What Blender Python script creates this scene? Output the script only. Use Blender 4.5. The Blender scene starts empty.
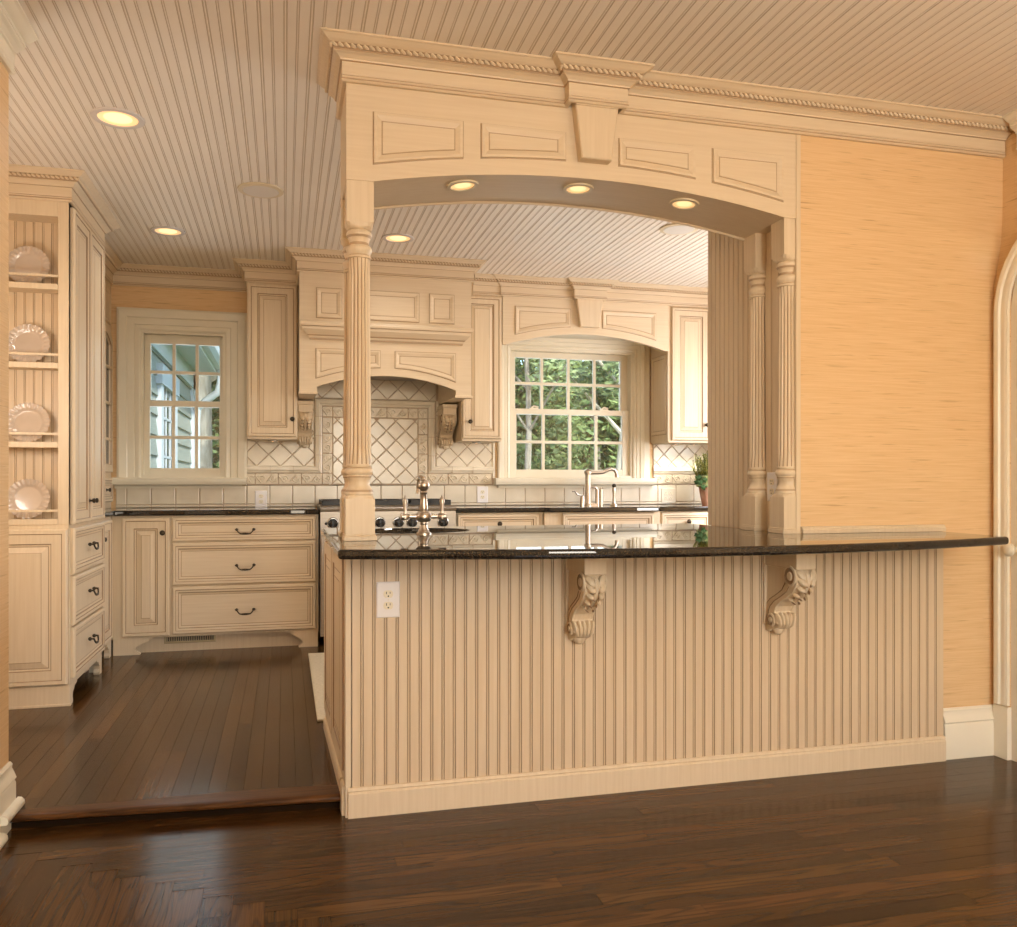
import bpy, bmesh, math, random
from mathutils import Vector, Matrix
random.seed(7)
PI = math.pi
SC = bpy.context.scene
COL = SC.collection
R = math.radians
# ------------------------------------------------------------------ key dimensions (metres)
H = 2.617      # ceiling
ZK = 0.05      # kitchen floor
YW = 2.947     # dividing wall face
XL = -1.01     # hutch face
YB = 6.36      # kitchen back wall
YU = 6.03      # upper cabinet faces
YH = 5.66      # hood face
YF = 5.78      # base cabinet faces
CT = 0.93      # bar top
CK = 0.956     # kitchen counter top
# ------------------------------------------------------------------ materials
def newmat(name):
    m = bpy.data.materials.new(name); m.use_nodes = True
    nt = m.node_tree; b = nt.nodes['Principled BSDF']
    return m, nt, b
def simple(name, col, rough=.5, metal=0, spec=.5, emis=None, es=0, coat=0):
    m, nt, b = newmat(name)
    b.inputs['Base Color'].default_value = (*col, 1); b.inputs['Roughness'].default_value = rough
    b.inputs['Metallic'].default_value = metal; b.inputs['Specular IOR Level'].default_value = spec
    b.inputs['Coat Weight'].default_value = coat
    if emis: b.inputs['Emission Color'].default_value = (*emis, 1); b.inputs['Emission Strength'].default_value = es
    return m
def noisy(name, c1, c2, scale=(1, 1, 1), nscale=5, rough=.5, lo=.35, hi=.7, bump=0, detail=4, metal=0, spec=.5, rot=(0, 0, 0), coat=0):
    m, nt, b = newmat(name); N = nt.nodes; L = nt.links
    tc = N.new('ShaderNodeTexCoord'); mp = N.new('ShaderNodeMapping'); mp.inputs['Scale'].default_value = scale
    mp.inputs['Rotation'].default_value = rot
    nz = N.new('ShaderNodeTexNoise'); nz.inputs['Scale'].default_value = nscale; nz.inputs['Detail'].default_value = detail
    rp = N.new('ShaderNodeValToRGB'); rp.color_ramp.elements[0].position = lo; rp.color_ramp.elements[1].position = hi
    rp.color_ramp.elements[0].color = (*c1, 1); rp.color_ramp.elements[1].color = (*c2, 1)
    L.new(tc.outputs['Object'], mp.inputs[0]); L.new(mp.outputs[0], nz.inputs['Vector']); L.new(nz.outputs['Fac'], rp.inputs[0])
    L.new(rp.outputs[0], b.inputs['Base Color'])
    b.inputs['Roughness'].default_value = rough; b.inputs['Metallic'].default_value = metal; b.inputs['Specular IOR Level'].default_value = spec
    b.inputs['Coat Weight'].default_value = coat
    if bump:
        bp = N.new('ShaderNodeBump'); bp.inputs['Strength'].default_value = bump; bp.inputs['Distance'].default_value = .002
        L.new(nz.outputs['Fac'], bp.inputs['Height']); L.new(bp.outputs[0], b.inputs['Normal'])
    return m
M = {}
M['cream'] = noisy('cream_glazed_paint', (.65, .52, .35), (.715, .59, .42), (60, 60, 2.2), 1.6, .46, .3, .75)
M['creamh'] = noisy('cream_glazed_paint_horizontal', (.66, .53, .36), (.715, .59, .42), (2.2, 60, 60), 1.6, .46, .3, .75)
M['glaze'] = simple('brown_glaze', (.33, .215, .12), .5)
M['beadg'] = simple('beadboard_glaze', (.36, .245, .14), .5)
M['glaze2'] = simple('light_brown_glaze', (.45, .32, .195), .5)
M['bead'] = noisy('beadboard_paint', (.62, .48, .315), (.68, .54, .37), (40, 40, 1.5), 1.5, .42, .3, .75)
M['ceil'] = noisy('ceiling_paint', (.80, .745, .665), (.84, .785, .70), (1, 1, 1), 2, .5)
M['ceilg'] = simple('ceiling_groove', (.62, .53, .42), .6)
M['white'] = noisy('window_trim_paint', (.70, .64, .50), (.74, .68, .54), (3, 3, 3), 2, .35)
M['base'] = noisy('baseboard_paint', (.78, .72, .58), (.81, .75, .61), (3, 3, 3), 2, .35)
M['tile'] = noisy('cream_glazed_tile', (.68, .60, .46), (.75, .67, .53), (4, 4, 4), 2, .22)
M['relief'] = noisy('relief_tile', (.62, .53, .385), (.70, .61, .46), (9, 9, 9), 2, .3)
M['grout'] = simple('brown_grout', (.46, .35, .245), .8)
M['nickel'] = noisy('brushed_nickel', (.46, .39, .31), (.58, .50, .41), (20, 20, 90), 2, .33, metal=1)
M['steel'] = noisy('stainless_steel', (.40, .355, .30), (.48, .43, .37), (2, 2, 90), 2, .42, metal=1)
M['bronze'] = simple('dark_bronze', (.06, .045, .03), .35, .8)
M['iron'] = simple('black_cast_iron', (.012, .012, .012), .45)
M['blackplastic'] = simple('black_knob', (.012, .012, .013), .25)
M['chrome'] = simple('chrome', (.75, .74, .72), .12, 1)
M['outlet'] = simple('white_outlet_plate', (.80, .76, .74), .35)
M['outletc'] = simple('almond_receptacle', (.78, .70, .52), .35)
M['slot'] = simple('dark_slot', (.03, .02, .015), .6)
M['plate'] = noisy('glazed_ceramic', (.50, .405, .32), (.56, .46, .37), (6, 6, 6), 2, .15, coat=.5)
M['vent'] = simple('brass_vent', (.50, .40, .24), .4, .3)
M['cans'] = simple('can_trim', (.62, .58, .55), .45)
M['cank'] = simple('cream_can_trim', (.68, .58, .40), .45)
M['grille'] = noisy('speaker_grille', (.66, .62, .56), (.72, .68, .62), (200, 200, 1), 2, .7)
M['bulb'] = simple('warm_lamp', (1, .8, .5), .5, emis=(1, .70, .33), es=1.05)
M['reflector_glow'] = simple('lamp_glow_ring', (1, .75, .45), .4, emis=(1, .60, .25), es=.62)  # orange glow gradient around each lamp, put into the ring's emission
M['bulb2'] = simple('warm_soffit_lamp', (1, .85, .5), .5, emis=(1, .78, .36), es=.85)
M['under'] = simple('undercabinet_lamp', (1, .6, .3), .5, emis=(1, .5, .2), es=3)
M['rug'] = noisy('woven_rug', (.50, .42, .28), (.66, .57, .41), (34, 60, 1), 2, .9, bump=.8)
M['terra'] = noisy('washed_terracotta', (.52, .24, .15), (.62, .40, .28), (8, 8, 8), 2, .8)
M['moss'] = noisy('green_pot_rim', (.26, .32, .12), (.44, .44, .22), (8, 8, 8), 2, .8)
M['leafp'] = noisy('yellow_green_leaf', (.20, .20, .03), (.40, .36, .08), (30, 30, 30), 2, .5)
M['ivy'] = simple('dark_ivy_leaf', (.03, .065, .018), .7, spec=.2)
M['leafA'] = noisy('tree_leaf', (.06, .11, .03), (.24, .31, .10), (1.5, 1.5, 1.5), 1.5, .6)
M['leafB'] = noisy('shrub_leaf', (.08, .13, .05), (.30, .36, .16), (1.5, 1.5, 1.5), 2.2, .6)
M['bark'] = noisy('pale_bark', (.40, .35, .27), (.68, .62, .50), (4, 4, 1), 3, .8)
M['barkd'] = noisy('grey_bark', (.18, .15, .11), (.36, .32, .26), (8, 8, 1), 3, .9)
M['lawn'] = noisy('lawn', (.06, .11, .03), (.13, .20, .06), (1, 1, 1), 3, .9)
M['siding'] = noisy('grey_green_siding', (.30, .32, .28), (.36, .38, .33), (2, 2, 20), 2, .6)
M['extwhite'] = simple('white_exterior_trim', (.62, .66, .70), .5)
M['extglass'] = simple('dark_window_glass', (.06, .07, .08), .08)
M['doorw'] = simple('white_door_paint', (.74, .66, .54), .35)
M['plaster'] = simple('plain_plaster', (.62, .50, .34), .8)
M['sinkm'] = simple('dark_sink', (.012, .011, .010), .6)
M['sidedark'] = simple('shaded_riser_underfloor', (.018, .009, .004), .9, spec=.05)  # nosing shadow held in the colour; also closes the floor underside

def grasscloth():
    m, nt, b = newmat('grasscloth_wallpaper'); N = nt.nodes; L = nt.links
    tc = N.new('ShaderNodeTexCoord')
    def nz(sc, s, d=3):
        mp = N.new('ShaderNodeMapping'); mp.inputs['Scale'].default_value = sc
        n = N.new('ShaderNodeTexNoise'); n.inputs['Scale'].default_value = s; n.inputs['Detail'].default_value = d
        L.new(tc.outputs['Object'], mp.inputs[0]); L.new(mp.outputs[0], n.inputs['Vector']); return n
    a = nz((4.5, 4.5, 190), 1.3, 5); c = nz((3.2, 3.2, 75), 1.7, 5); w = nz((25, 25, 260), 2, 2)
    r1 = N.new('ShaderNodeValToRGB'); e = r1.color_ramp.elements
    e[0].position = .25; e[0].color = (.66, .43, .21, 1); e[1].position = .72; e[1].color = (.76, .535, .295, 1)
    L.new(a.outputs['Fac'], r1.inputs[0])
    r2 = N.new('ShaderNodeValToRGB'); e = r2.color_ramp.elements
    e[0].position = .28; e[0].color = (.55, .45, .36, 1); e[1].position = .40; e[1].color = (1, 1, 1, 1)
    L.new(c.outputs['Fac'], r2.inputs[0])
    mx = N.new('ShaderNodeMix'); mx.data_type = 'RGBA'; mx.blend_type = 'MULTIPLY'; mx.inputs[0].default_value = .6
    L.new(r1.outputs[0], mx.inputs[6]); L.new(r2.outputs[0], mx.inputs[7]); L.new(mx.outputs[2], b.inputs['Base Color'])
    bp = N.new('ShaderNodeBump'); bp.inputs['Strength'].default_value = .25; bp.inputs['Distance'].default_value = .001
    L.new(w.outputs['Fac'], bp.inputs['Height']); L.new(bp.outputs[0], b.inputs['Normal'])
    b.inputs['Roughness'].default_value = .6
    return m
M['paper'] = grasscloth()

def granite():
    m, nt, b = newmat('black_granite'); N = nt.nodes; L = nt.links
    tc = N.new('ShaderNodeTexCoord'); v = N.new('ShaderNodeTexNoise'); v.inputs['Scale'].default_value = 260; v.inputs['Detail'].default_value = 2
    r = N.new('ShaderNodeValToRGB'); e = r.color_ramp.elements
    e[0].position = .45; e[0].color = (.009, .007, .005, 1); e[1].position = .85; e[1].color = (.06, .05, .04, 1)
    L.new(tc.outputs['Object'], v.inputs['Vector']); L.new(v.outputs['Fac'], r.inputs[0]); L.new(r.outputs[0], b.inputs['Base Color'])
    b.inputs['Roughness'].default_value = .018; b.inputs['Specular IOR Level'].default_value = .5
    b.inputs['IOR'].default_value = 1.55
    return m
M['granite'] = granite()

def oak():
    m, nt, b = newmat('dark_oak_floor'); N = nt.nodes; L = nt.links
    uv = N.new('ShaderNodeUVMap'); uv.uv_map = 'plank'
    at = N.new('ShaderNodeAttribute'); at.attribute_name = 'tone'
    def mul(sc):
        mp = N.new('ShaderNodeMapping'); mp.inputs['Scale'].default_value = sc; L.new(uv.outputs[0], mp.inputs[0]); return mp
    def noise(mp, s, d):
        n = N.new('ShaderNodeTexNoise'); n.inputs['Scale'].default_value = s; n.inputs['Detail'].default_value = d
        L.new(mp.outputs[0], n.inputs['Vector']); return n
    ring = noise(mul((1.6, 13, 1)), 1, 1.5)
    m1 = N.new('ShaderNodeMath'); m1.operation = 'MULTIPLY'; m1.inputs[1].default_value = 48; L.new(ring.outputs['Fac'], m1.inputs[0])
    m2 = N.new('ShaderNodeMath'); m2.operation = 'SINE'; L.new(m1.outputs[0], m2.inputs[0])
    r1 = N.new('ShaderNodeMapRange'); r1.inputs[1].default_value = -1.1; r1.inputs[2].default_value = -.15; L.new(m2.outputs[0], r1.inputs[0])
    fib = noise(mul((5, 330, 1)), 1, 3)
    r2 = N.new('ShaderNodeMapRange'); r2.inputs[1].default_value = .3; r2.inputs[2].default_value = .65; L.new(fib.outputs['Fac'], r2.inputs[0])
    mm = N.new('ShaderNodeMath'); mm.operation = 'MULTIPLY_ADD'; mm.inputs[1].default_value = .5; L.new(r1.outputs[0], mm.inputs[0])
    m3 = N.new('ShaderNodeMath'); m3.operation = 'MULTIPLY'; m3.inputs[1].default_value = .5; L.new(r2.outputs[0], m3.inputs[0]); L.new(m3.outputs[0], mm.inputs[2])
    rp = N.new('ShaderNodeValToRGB'); e = rp.color_ramp.elements
    e[0].position = 0; e[0].color = (.050, .0225, .007, 1); e[1].position = 1; e[1].color = (.165, .077, .0225, 1)
    L.new(mm.outputs[0], rp.inputs[0])
    mx = N.new('ShaderNodeMix'); mx.data_type = 'RGBA'; mx.blend_type = 'MULTIPLY'; mx.inputs[0].default_value = 1
    L.new(rp.outputs[0], mx.inputs[6]); L.new(at.outputs['Color'], mx.inputs[7]); L.new(mx.outputs[2], b.inputs['Base Color'])
    b.inputs['Roughness'].default_value = .17; b.inputs['Specular IOR Level'].default_value = .22
    bp = N.new('ShaderNodeBump'); bp.inputs['Strength'].default_value = .12; bp.inputs['Distance'].default_value = .001
    L.new(mm.outputs[0], bp.inputs['Height']); L.new(bp.outputs[0], b.inputs['Normal'])
    return m
M['oak'] = oak()
M['oaknose'] = noisy('oak_nosing', (.040, .015, .004), (.13, .052, .014), (3, 90, 90), 1.5, .3, spec=.2)

def glass():
    m, nt, b = newmat('window_glass'); N = nt.nodes; L = nt.links
    tr = N.new('ShaderNodeBsdfTransparent'); tr.inputs[0].default_value = (.93, .95, .93, 1)
    gl = N.new('ShaderNodeBsdfGlossy'); gl.inputs['Roughness'].default_value = .02
    fr = N.new('ShaderNodeFresnel'); fr.inputs[0].default_value = 1.5
    mx = N.new('ShaderNodeMixShader'); L.new(fr.outputs[0], mx.inputs[0]); L.new(tr.outputs[0], mx.inputs[1]); L.new(gl.outputs[0], mx.inputs[2])
    L.new(mx.outputs[0], N['Material Output'].inputs[0]); return m
M['glass'] = glass()

# ------------------------------------------------------------------ mesh builder
ORG = {}
class MB:
    def __init__(s): s.v = []; s.f = []; s.m = []
    def add(s, vs, fs, m=0):
        o = len(s.v); s.v += [tuple(v) for v in vs]
        for i, f in enumerate(fs):
            s.f.append(tuple(o + k for k in f)); s.m.append(m if isinstance(m, int) else m[i])
    def box(s, x0, y0, z0, x1, y1, z1, m=0):
        x0, x1 = sorted((x0, x1)); y0, y1 = sorted((y0, y1)); z0, z1 = sorted((z0, z1))
        v = [(x0, y0, z0), (x1, y0, z0), (x1, y1, z0), (x0, y1, z0), (x0, y0, z1), (x1, y0, z1), (x1, y1, z1), (x0, y1, z1)]
        s.add(v, [(0, 3, 2, 1), (4, 5, 6, 7), (0, 1, 5, 4), (1, 2, 6, 5), (2, 3, 7, 6), (3, 0, 4, 7)], m)
    def loft(s, rings, m=0, closed=True, cap0=True, cap1=True, mseg=None):
        n = len(rings[0]); o = len(s.v)
        for r in rings: s.v += [tuple(p) for p in r]
        for i in range(len(rings) - 1):
            for j in range(n if closed else n - 1):
                k = (j + 1) % n
                s.f.append((o + i * n + j, o + i * n + k, o + (i + 1) * n + k, o + (i + 1) * n + j))
                s.m.append(mseg(i, j) if mseg else m)
        if cap0 and closed: s.f.append(tuple(o + j for j in reversed(range(n)))); s.m.append(m)
        if cap1 and closed: s.f.append(tuple(o + (len(rings) - 1) * n + j for j in range(n))); s.m.append(m)
    def lathe(s, prof, c=(0, 0, 0), n=24, m=0, axis='Z', sx=1, sy=1, mfun=None):
        rings = []
        for r, h in prof:
            ring = []
            for k in range(n):
                a = 2 * PI * k / n; x, y = r * math.cos(a) * sx, r * math.sin(a) * sy
                p = (x, y, h) if axis == 'Z' else ((h, x, y) if axis == 'X' else (y, h, x))
                ring.append((c[0] + p[0], c[1] + p[1], c[2] + p[2]))
            rings.append(ring)
        s.loft(rings, m, mseg=(lambda i, j: mfun(i)) if mfun else None)
    def tube(s, pts, r, n=10, m=0):
        P = [Vector(p) for p in pts]; rr = r if isinstance(r, (list, tuple)) else [r] * len(P)
        rings = []; up = None
        for i, p in enumerate(P):
            t = (P[min(i + 1, len(P) - 1)] - P[max(i - 1, 0)]).normalized()
            if up is None: up = Vector((0, 0, 1)) if abs(t.z) < .9 else Vector((1, 0, 0))
            a = t.cross(up).normalized(); b = a.cross(t).normalized(); up = b
            rings.append([p + (a * math.cos(2 * PI * k / n) + b * math.sin(2 * PI * k / n)) * rr[i] for k in range(n)])
        s.loft(rings, m)
    def ball(s, c, rx, ry=None, rz=None, m=0, n=10, k=6, M3=None):
        ry = ry or rx; rz = rz or rx; rings = []
        for i in range(k + 1):
            a = PI * i / k; a = min(max(a, .02), PI - .02)
            ring = []
            for j in range(n):
                b = 2 * PI * j / n
                p = Vector((rx * math.sin(a) * math.cos(b), ry * math.sin(a) * math.sin(b), -rz * math.cos(a)))
                if M3: p = M3 @ p
                ring.append((c[0] + p.x, c[1] + p.y, c[2] + p.z))
            rings.append(ring)
        s.loft(rings, m)
    def prism(s, poly, fr, d0, d1, m=0):
        a = [fr(u, v, d0) for u, v in poly]; b = [fr(u, v, d1) for u, v in poly]
        s.loft([a, b], m)
    def build(s, name, mats, parent=None, org=None, smooth=False, bevel=0, seg=2):
        if org is None: org = ORG.get(parent.name, (0, 0, 0)) if parent else (0, 0, 0)
        me = bpy.data.meshes.new(name)
        me.from_pydata([(v[0] - org[0], v[1] - org[1], v[2] - org[2]) for v in s.v], [], s.f)
        mats = mats if isinstance(mats, (list, tuple)) else [mats]
        for k in mats: me.materials.append(M[k])
        me.polygons.foreach_set('material_index', [min(i, len(mats) - 1) for i in s.m])
        bm = bmesh.new(); bm.from_mesh(me); bmesh.ops.recalc_face_normals(bm, faces=bm.faces); bm.to_mesh(me); bm.free()
        if smooth:
            me.polygons.foreach_set('use_smooth', [True] * len(me.polygons))
            me.set_sharp_from_angle(angle=R(40))
        me.update()
        o = bpy.data.objects.new(name, me); COL.objects.link(o)
        if parent: o.parent = parent
        else: o.location = org
        ORG[o.name] = org
        if bevel:
            b = o.modifiers.new('soft_edges', 'BEVEL'); b.width = bevel; b.segments = seg; b.limit_method = 'ANGLE'; b.angle_limit = R(35)
            b.use_clamp_overlap = True
        return o
def tag(o, label, cat, group=None):
    o['label'] = label; o['category'] = cat
    if group: o['group'] = group
    return o
def thing(name, label, cat, loc=(0, 0, 0), group=None):
    o = bpy.data.objects.new(name, None); COL.objects.link(o); o.location = loc; ORG[o.name] = tuple(loc)
    o.empty_display_size = .1
    return tag(o, label, cat, group)
def struct(o): o['kind'] = 'structure'; return o
def sempty(name, loc=(0, 0, 0)):
    o = bpy.data.objects.new(name, None); COL.objects.link(o); o.location = loc; ORG[o.name] = tuple(loc); o['kind'] = 'structure'; return o
def copy_tree(src, name=None, parent=None):
    c = src.copy(); COL.objects.link(c); c.parent = parent
    for ch in list(src.children): copy_tree(ch, None, c)
    return c

# frames: (u, v, d) -> world ; d = out of the surface
def FY(y, s=1): return lambda u, v, d: (u, y - d * s, v)              # faces the camera (-Y), u = X
def FX(x): return lambda u, v, d: (x + d, u, v)                       # faces +X, u = Y
def FXn(x): return lambda u, v, d: (x - d, u, v)                      # faces -X, u = Y

def inset(poly, d):
    n = len(poly); out = []
    area = sum(poly[i][0] * poly[(i + 1) % n][1] - poly[(i + 1) % n][0] * poly[i][1] for i in range(n))
    sg = 1 if area > 0 else -1
    for i in range(n):
        p0, p1, p2 = Vector(poly[i - 1]), Vector(poly[i]), Vector(poly[(i + 1) % n])
        e1 = (p1 - p0).normalized(); e2 = (p2 - p1).normalized()
        n1 = Vector((-e1.y, e1.x)) * sg; n2 = Vector((-e2.y, e2.x)) * sg
        b = n1 + n2; q = b.dot(b)
        b = b * (2 / q) if q > 1e-6 else n1
        out.append((p1.x + b.x * d, p1.y + b.y * d))
    return out
def rect(u0, v0, u1, v1): return [(u0, v0), (u1, v0), (u1, v1), (u0, v1)]
def panel(mb, fr, poly, steps, fill=0):
    """steps: (inset, depth, material of the band leading to this ring)"""
    rings = [[fr(u, v, d) for u, v in inset(poly, i)] for i, d, _ in steps]
    o = len(mb.v); n = len(poly)
    for r in rings: mb.v += r
    for i in range(len(rings) - 1):
        for j in range(n):
            k = (j + 1) % n
            mb.f.append((o + i * n + j, o + i * n + k, o + (i + 1) * n + k, o + (i + 1) * n + j)); mb.m.append(steps[i + 1][2])
    mb.f.append(tuple(o + (len(rings) - 1) * n + j for j in range(n))); mb.m.append(fill)
def door_steps(g=.004, k=1.0, t=.022):
    return [(0, 0, 0), (0, t - .008, 0), (.006, t, 0), (.022 * k, t, 0), (.022 * k + g, t - .004, 1), (.030 * k + g, t - .004, 0), (.070 * k, t - .004, 0), (.070 * k + g, t - .011, 1),
            (.082 * k, t - .012, 0), (.082 * k + g * .8, t - .012, 1), (.112 * k, t - .005, 0), (.112 * k + g * .8, t - .004, 2)]
def drawer_steps(g=.004, t=.022):
    return [(0, 0, 0), (0, t - .008, 0), (.006, t, 0), (.020, t, 0), (.024, t - .003, 1), (.036, t - .004, 0), (.036 + g, t - .010, 1), (.046 + g, t - .012, 0), (.046 + 2 * g, t - .012, 2)]
def mould_steps(g=.003, w=.032, t=.009):
    return [(0, 0, 0), (g, .0015, 1), (g + .001, t, 0), (w * .45, t, 0), (w, .002, 0), (w + g, .001, 1), (w + g + .001, .003, 0)]

def offset_path(path, off, side=1, closed=False):
    n = len(path); out = []
    for i in range(n):
        p = Vector(path[i]); ns = []
        if i > 0 or closed: e = (p - Vector(path[i - 1])).normalized(); ns.append(Vector((e.y, -e.x)) * side)
        if i < n - 1 or closed: e = (Vector(path[(i + 1) % n]) - p).normalized(); ns.append(Vector((e.y, -e.x)) * side)
        if len(ns) == 2:
            b = ns[0] + ns[1]; b = b * (2 / b.dot(b))
        else: b = ns[0]
        out.append((p.x + b.x * off, p.y + b.y * off))
    return out
def sweep(mb, path, prof, mp, side=1, mats=None, m=0):
    """prof: list (off, h); mp(a, b, h) -> world. The profile outline is closed along off = 0."""
    pr = list(prof); cols = [offset_path(path, o, side) for o, h in pr]
    rings = [[mp(cols[k][i][0], cols[k][i][1], pr[k][1]) for k in range(len(pr))] for i in range(len(path))]
    mb.loft(rings, m, mseg=(lambda i, j: mats[j] if j < len(mats) else 0) if mats else None)
XYZ = lambda a, b, h: (a, b, h)
# crown profile : offsets and heights with glaze lines
CZ = 2.484
CROWN = [(0, CZ), (.012, CZ), (.018, CZ + .006), (.018, CZ + .010), (.013, CZ + .013), (.017, CZ + .018), (.013, CZ + .022), (.015, CZ + .026), (.015, CZ + .066), (.021, CZ + .068), (.022, CZ + .073),
         (.034, CZ + .083), (.046, CZ + .088), (.046, CZ + .094), (.050, CZ + .096), (.050, CZ + .106), (.056, CZ + .108), (.066, CZ + .113), (.080, CZ + .124), (.088, CZ + .127), (.088, H), (0, H)]
CROWNM = [0, 0, 1, 1, 0, 1, 0, 0, 1, 0, 0, 0, 1, 1, 1, 1, 0, 0, 0, 0, 0, 0]
PLAINM = [0] * 22
def crown(name, path, parent, mats=('creamh', 'glaze2'), side=1, rope=True, z=0, org=None):
    mb = MB(); sweep(mb, path, [(o, h + z) for o, h in CROWN], XYZ, side, CROWNM if rope else PLAINM)
    c = mb.build(name, list(mats), parent, org, smooth=False)
    if rope:
        rb = MB(); pth = [Vector(p) for p in offset_path(path, .053, side)]
        for a, b in zip(pth[:-1], pth[1:]):
            d = b - a; L = d.length
            if L < .02: continue
            d.normalize(); n = max(1, int(L / .0205)); zc = CZ + .101 + z
            for i in range(n):
                q = a + d * (L * (i + .5) / n)
                ax = Vector((d.x, d.y, -.75)).normalized() if d.x + d.y * .1 >= 0 else Vector((d.x, d.y, .75)).normalized(); o1 = Vector((-d.y, d.x, 0)); o2 = ax.cross(o1).normalized()
                rings = []
                for t, r_ in ((-.011, .0018), (-.006, .0056), (.006, .0056), (.011, .0018)):
                    rings.append([Vector((q.x, q.y, zc)) + ax * t + (o1 * math.cos(2 * PI * k / 6) + o2 * math.sin(2 * PI * k / 6)) * r_ for k in range(6)])
                rb.loft(rings)
        rb.build('rope_moulding', ['cream'], c, ORG[c.name], smooth=True)
    return c
def beadboard(mb, u0, u1, v0, v1, fr, pitch=.0397, dep=.0028, gm=1, start=None, wide=None, gw=.0028):
    """flat boards with a bead between two grooves, running along v"""
    us = [(u0, 0, 0)]; u = (start if start is not None else u0 + pitch * .8); i = 0
    while u < u1 - .012:
        g = gw * (1.6 if (wide and i % wide == 0) else 1)
        for du, d, m in ((0, 0, 0), (g * .4, -dep, gm), (g, -dep, gm), (g * 1.3, -.0004, 0), (g * 1.3 + .0035, -.0004, 0), (g * 1.6 + .0035, -dep, gm), (g * 2.0 + .0035, -dep, gm), (g * 2.3 + .0035, 0, gm)):
            us.append((u + du, d, m))
        u += pitch; i += 1
    us.append((u1, 0, 0))
    a = [fr(x, v0, d) for x, d, _ in us]; b = [fr(x, v1, d) for x, d, _ in us]
    o = len(mb.v); mb.v += a + b; n = len(us)
    for k in range(n - 1):
        mb.f.append((o + k, o + k + 1, o + n + k + 1, o + n + k)); mb.m.append(us[k + 1][2])
def knob(parent, p, dirv, mat='bronze', r=.014, name='knob'):
    mb = MB(); prof = [(.010, 0), (.010, .003), (.005, .005), (.005, .014), (r * .8, .017), (r, .022), (r * .8, .028), (r * .3, .031)]
    rot = Vector((0, 0, 1)).rotation_difference(Vector(dirv)).to_matrix(); n = 12; rings = []
    for q, h in prof:
        rings.append([Vector(p) + rot @ Vector((q * math.cos(2 * PI * k / n), q * math.sin(2 * PI * k / n), h)) for k in range(n)])
    mb.loft(rings); return mb.build(name, [mat], parent, smooth=True)
def bail(parent, fr, u, v, w=.095, d0=.022, name='handle'):
    mb = MB(); h = w / 2
    for s in (-1, 1):
        mb.ball(fr(u + s * h, v + .004, d0 + .004), .010, .010, .010, n=8, k=5)
        mb.tube([fr(u + s * h, v + .004, d0), fr(u + s * h, v + .004, d0 + .02)], .0045, 8)
        mb.tube([fr(u + s * (h + .010), v + .006, d0 + .012), fr(u + s * h, v + .005, d0 + .022), fr(u + s * h * .82, v - .010, d0 + .026), fr(u + s * h * .62, v - .020, d0 + .028), fr(u + s * .02, v - .022, d0 + .029)], [.003, .0048, .0042, .0042, .0055], 8)
    mb.tube([fr(u - .02, v - .022, d0 + .029), fr(u, v - .022, d0 + .029), fr(u + .02, v - .022, d0 + .029)], [.0055, .007, .0055], 8)
    return mb.build(name, ['bronze'], parent, smooth=True)
def outlet(p, fr_dir, label, switches=False, w=.074, h=.118, group=None, mat='outlet'):
    """p: centre on wall, fr_dir: 'Y' faces -Y, 'X' faces -X"""
    fr = (lambda u, v, d: (p[0] + u, p[1] - d, p[2] + v)) if fr_dir == 'Y' else (lambda u, v, d: (p[0] - d, p[1] + u, p[2] + v))
    t = thing('electrical_outlet', label, 'outlet', p, group)
    mb = MB(); panel(mb, fr, rect(-w / 2, -h / 2, w / 2, h / 2), [(0, 0, 0), (0, .003, 0), (.003, .006, 0)]); mb.build('cover_plate', [mat], t)
    gangs = [0] if not switches else [-.023, .023]
    for gx in gangs:
        for s in (-1, 1):
            rb = MB(); c = (gx, s * .0195)
            poly = [(c[0] + .0165 * math.cos(a), c[1] + max(-.0125, min(.0125, .0165 * math.sin(a)))) for a in [2 * PI * k / 20 for k in range(20)]]
            rb.prism(poly, fr, .004, .0085)
            q = rb.build('receptacle', ['outletc'], t)
            sb = MB()
            sb.prism(rect(c[0] - .0075, c[1] + .000, c[0] - .005, c[1] + .008), fr, .0080, .0090); sb.prism(rect(c[0] + .005, c[1] + .001, c[0] + .007, c[1] + .008), fr, .0080, .0090)
            sb.prism([(c[0] + .0028 * math.cos(a), c[1] - .007 + .0028 * math.sin(a)) for a in [2 * PI * k / 8 for k in range(8)]], fr, .0080, .0090)
            sb.build('slots', ['slot'], q)
    sc = MB(); sc.prism([(.0025 * math.cos(2 * PI * k / 8), .0025 * math.sin(2 * PI * k / 8)) for k in range(8)], fr, .005, .007); sc.build('screw', ['outletc'], t)
    return t

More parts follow.
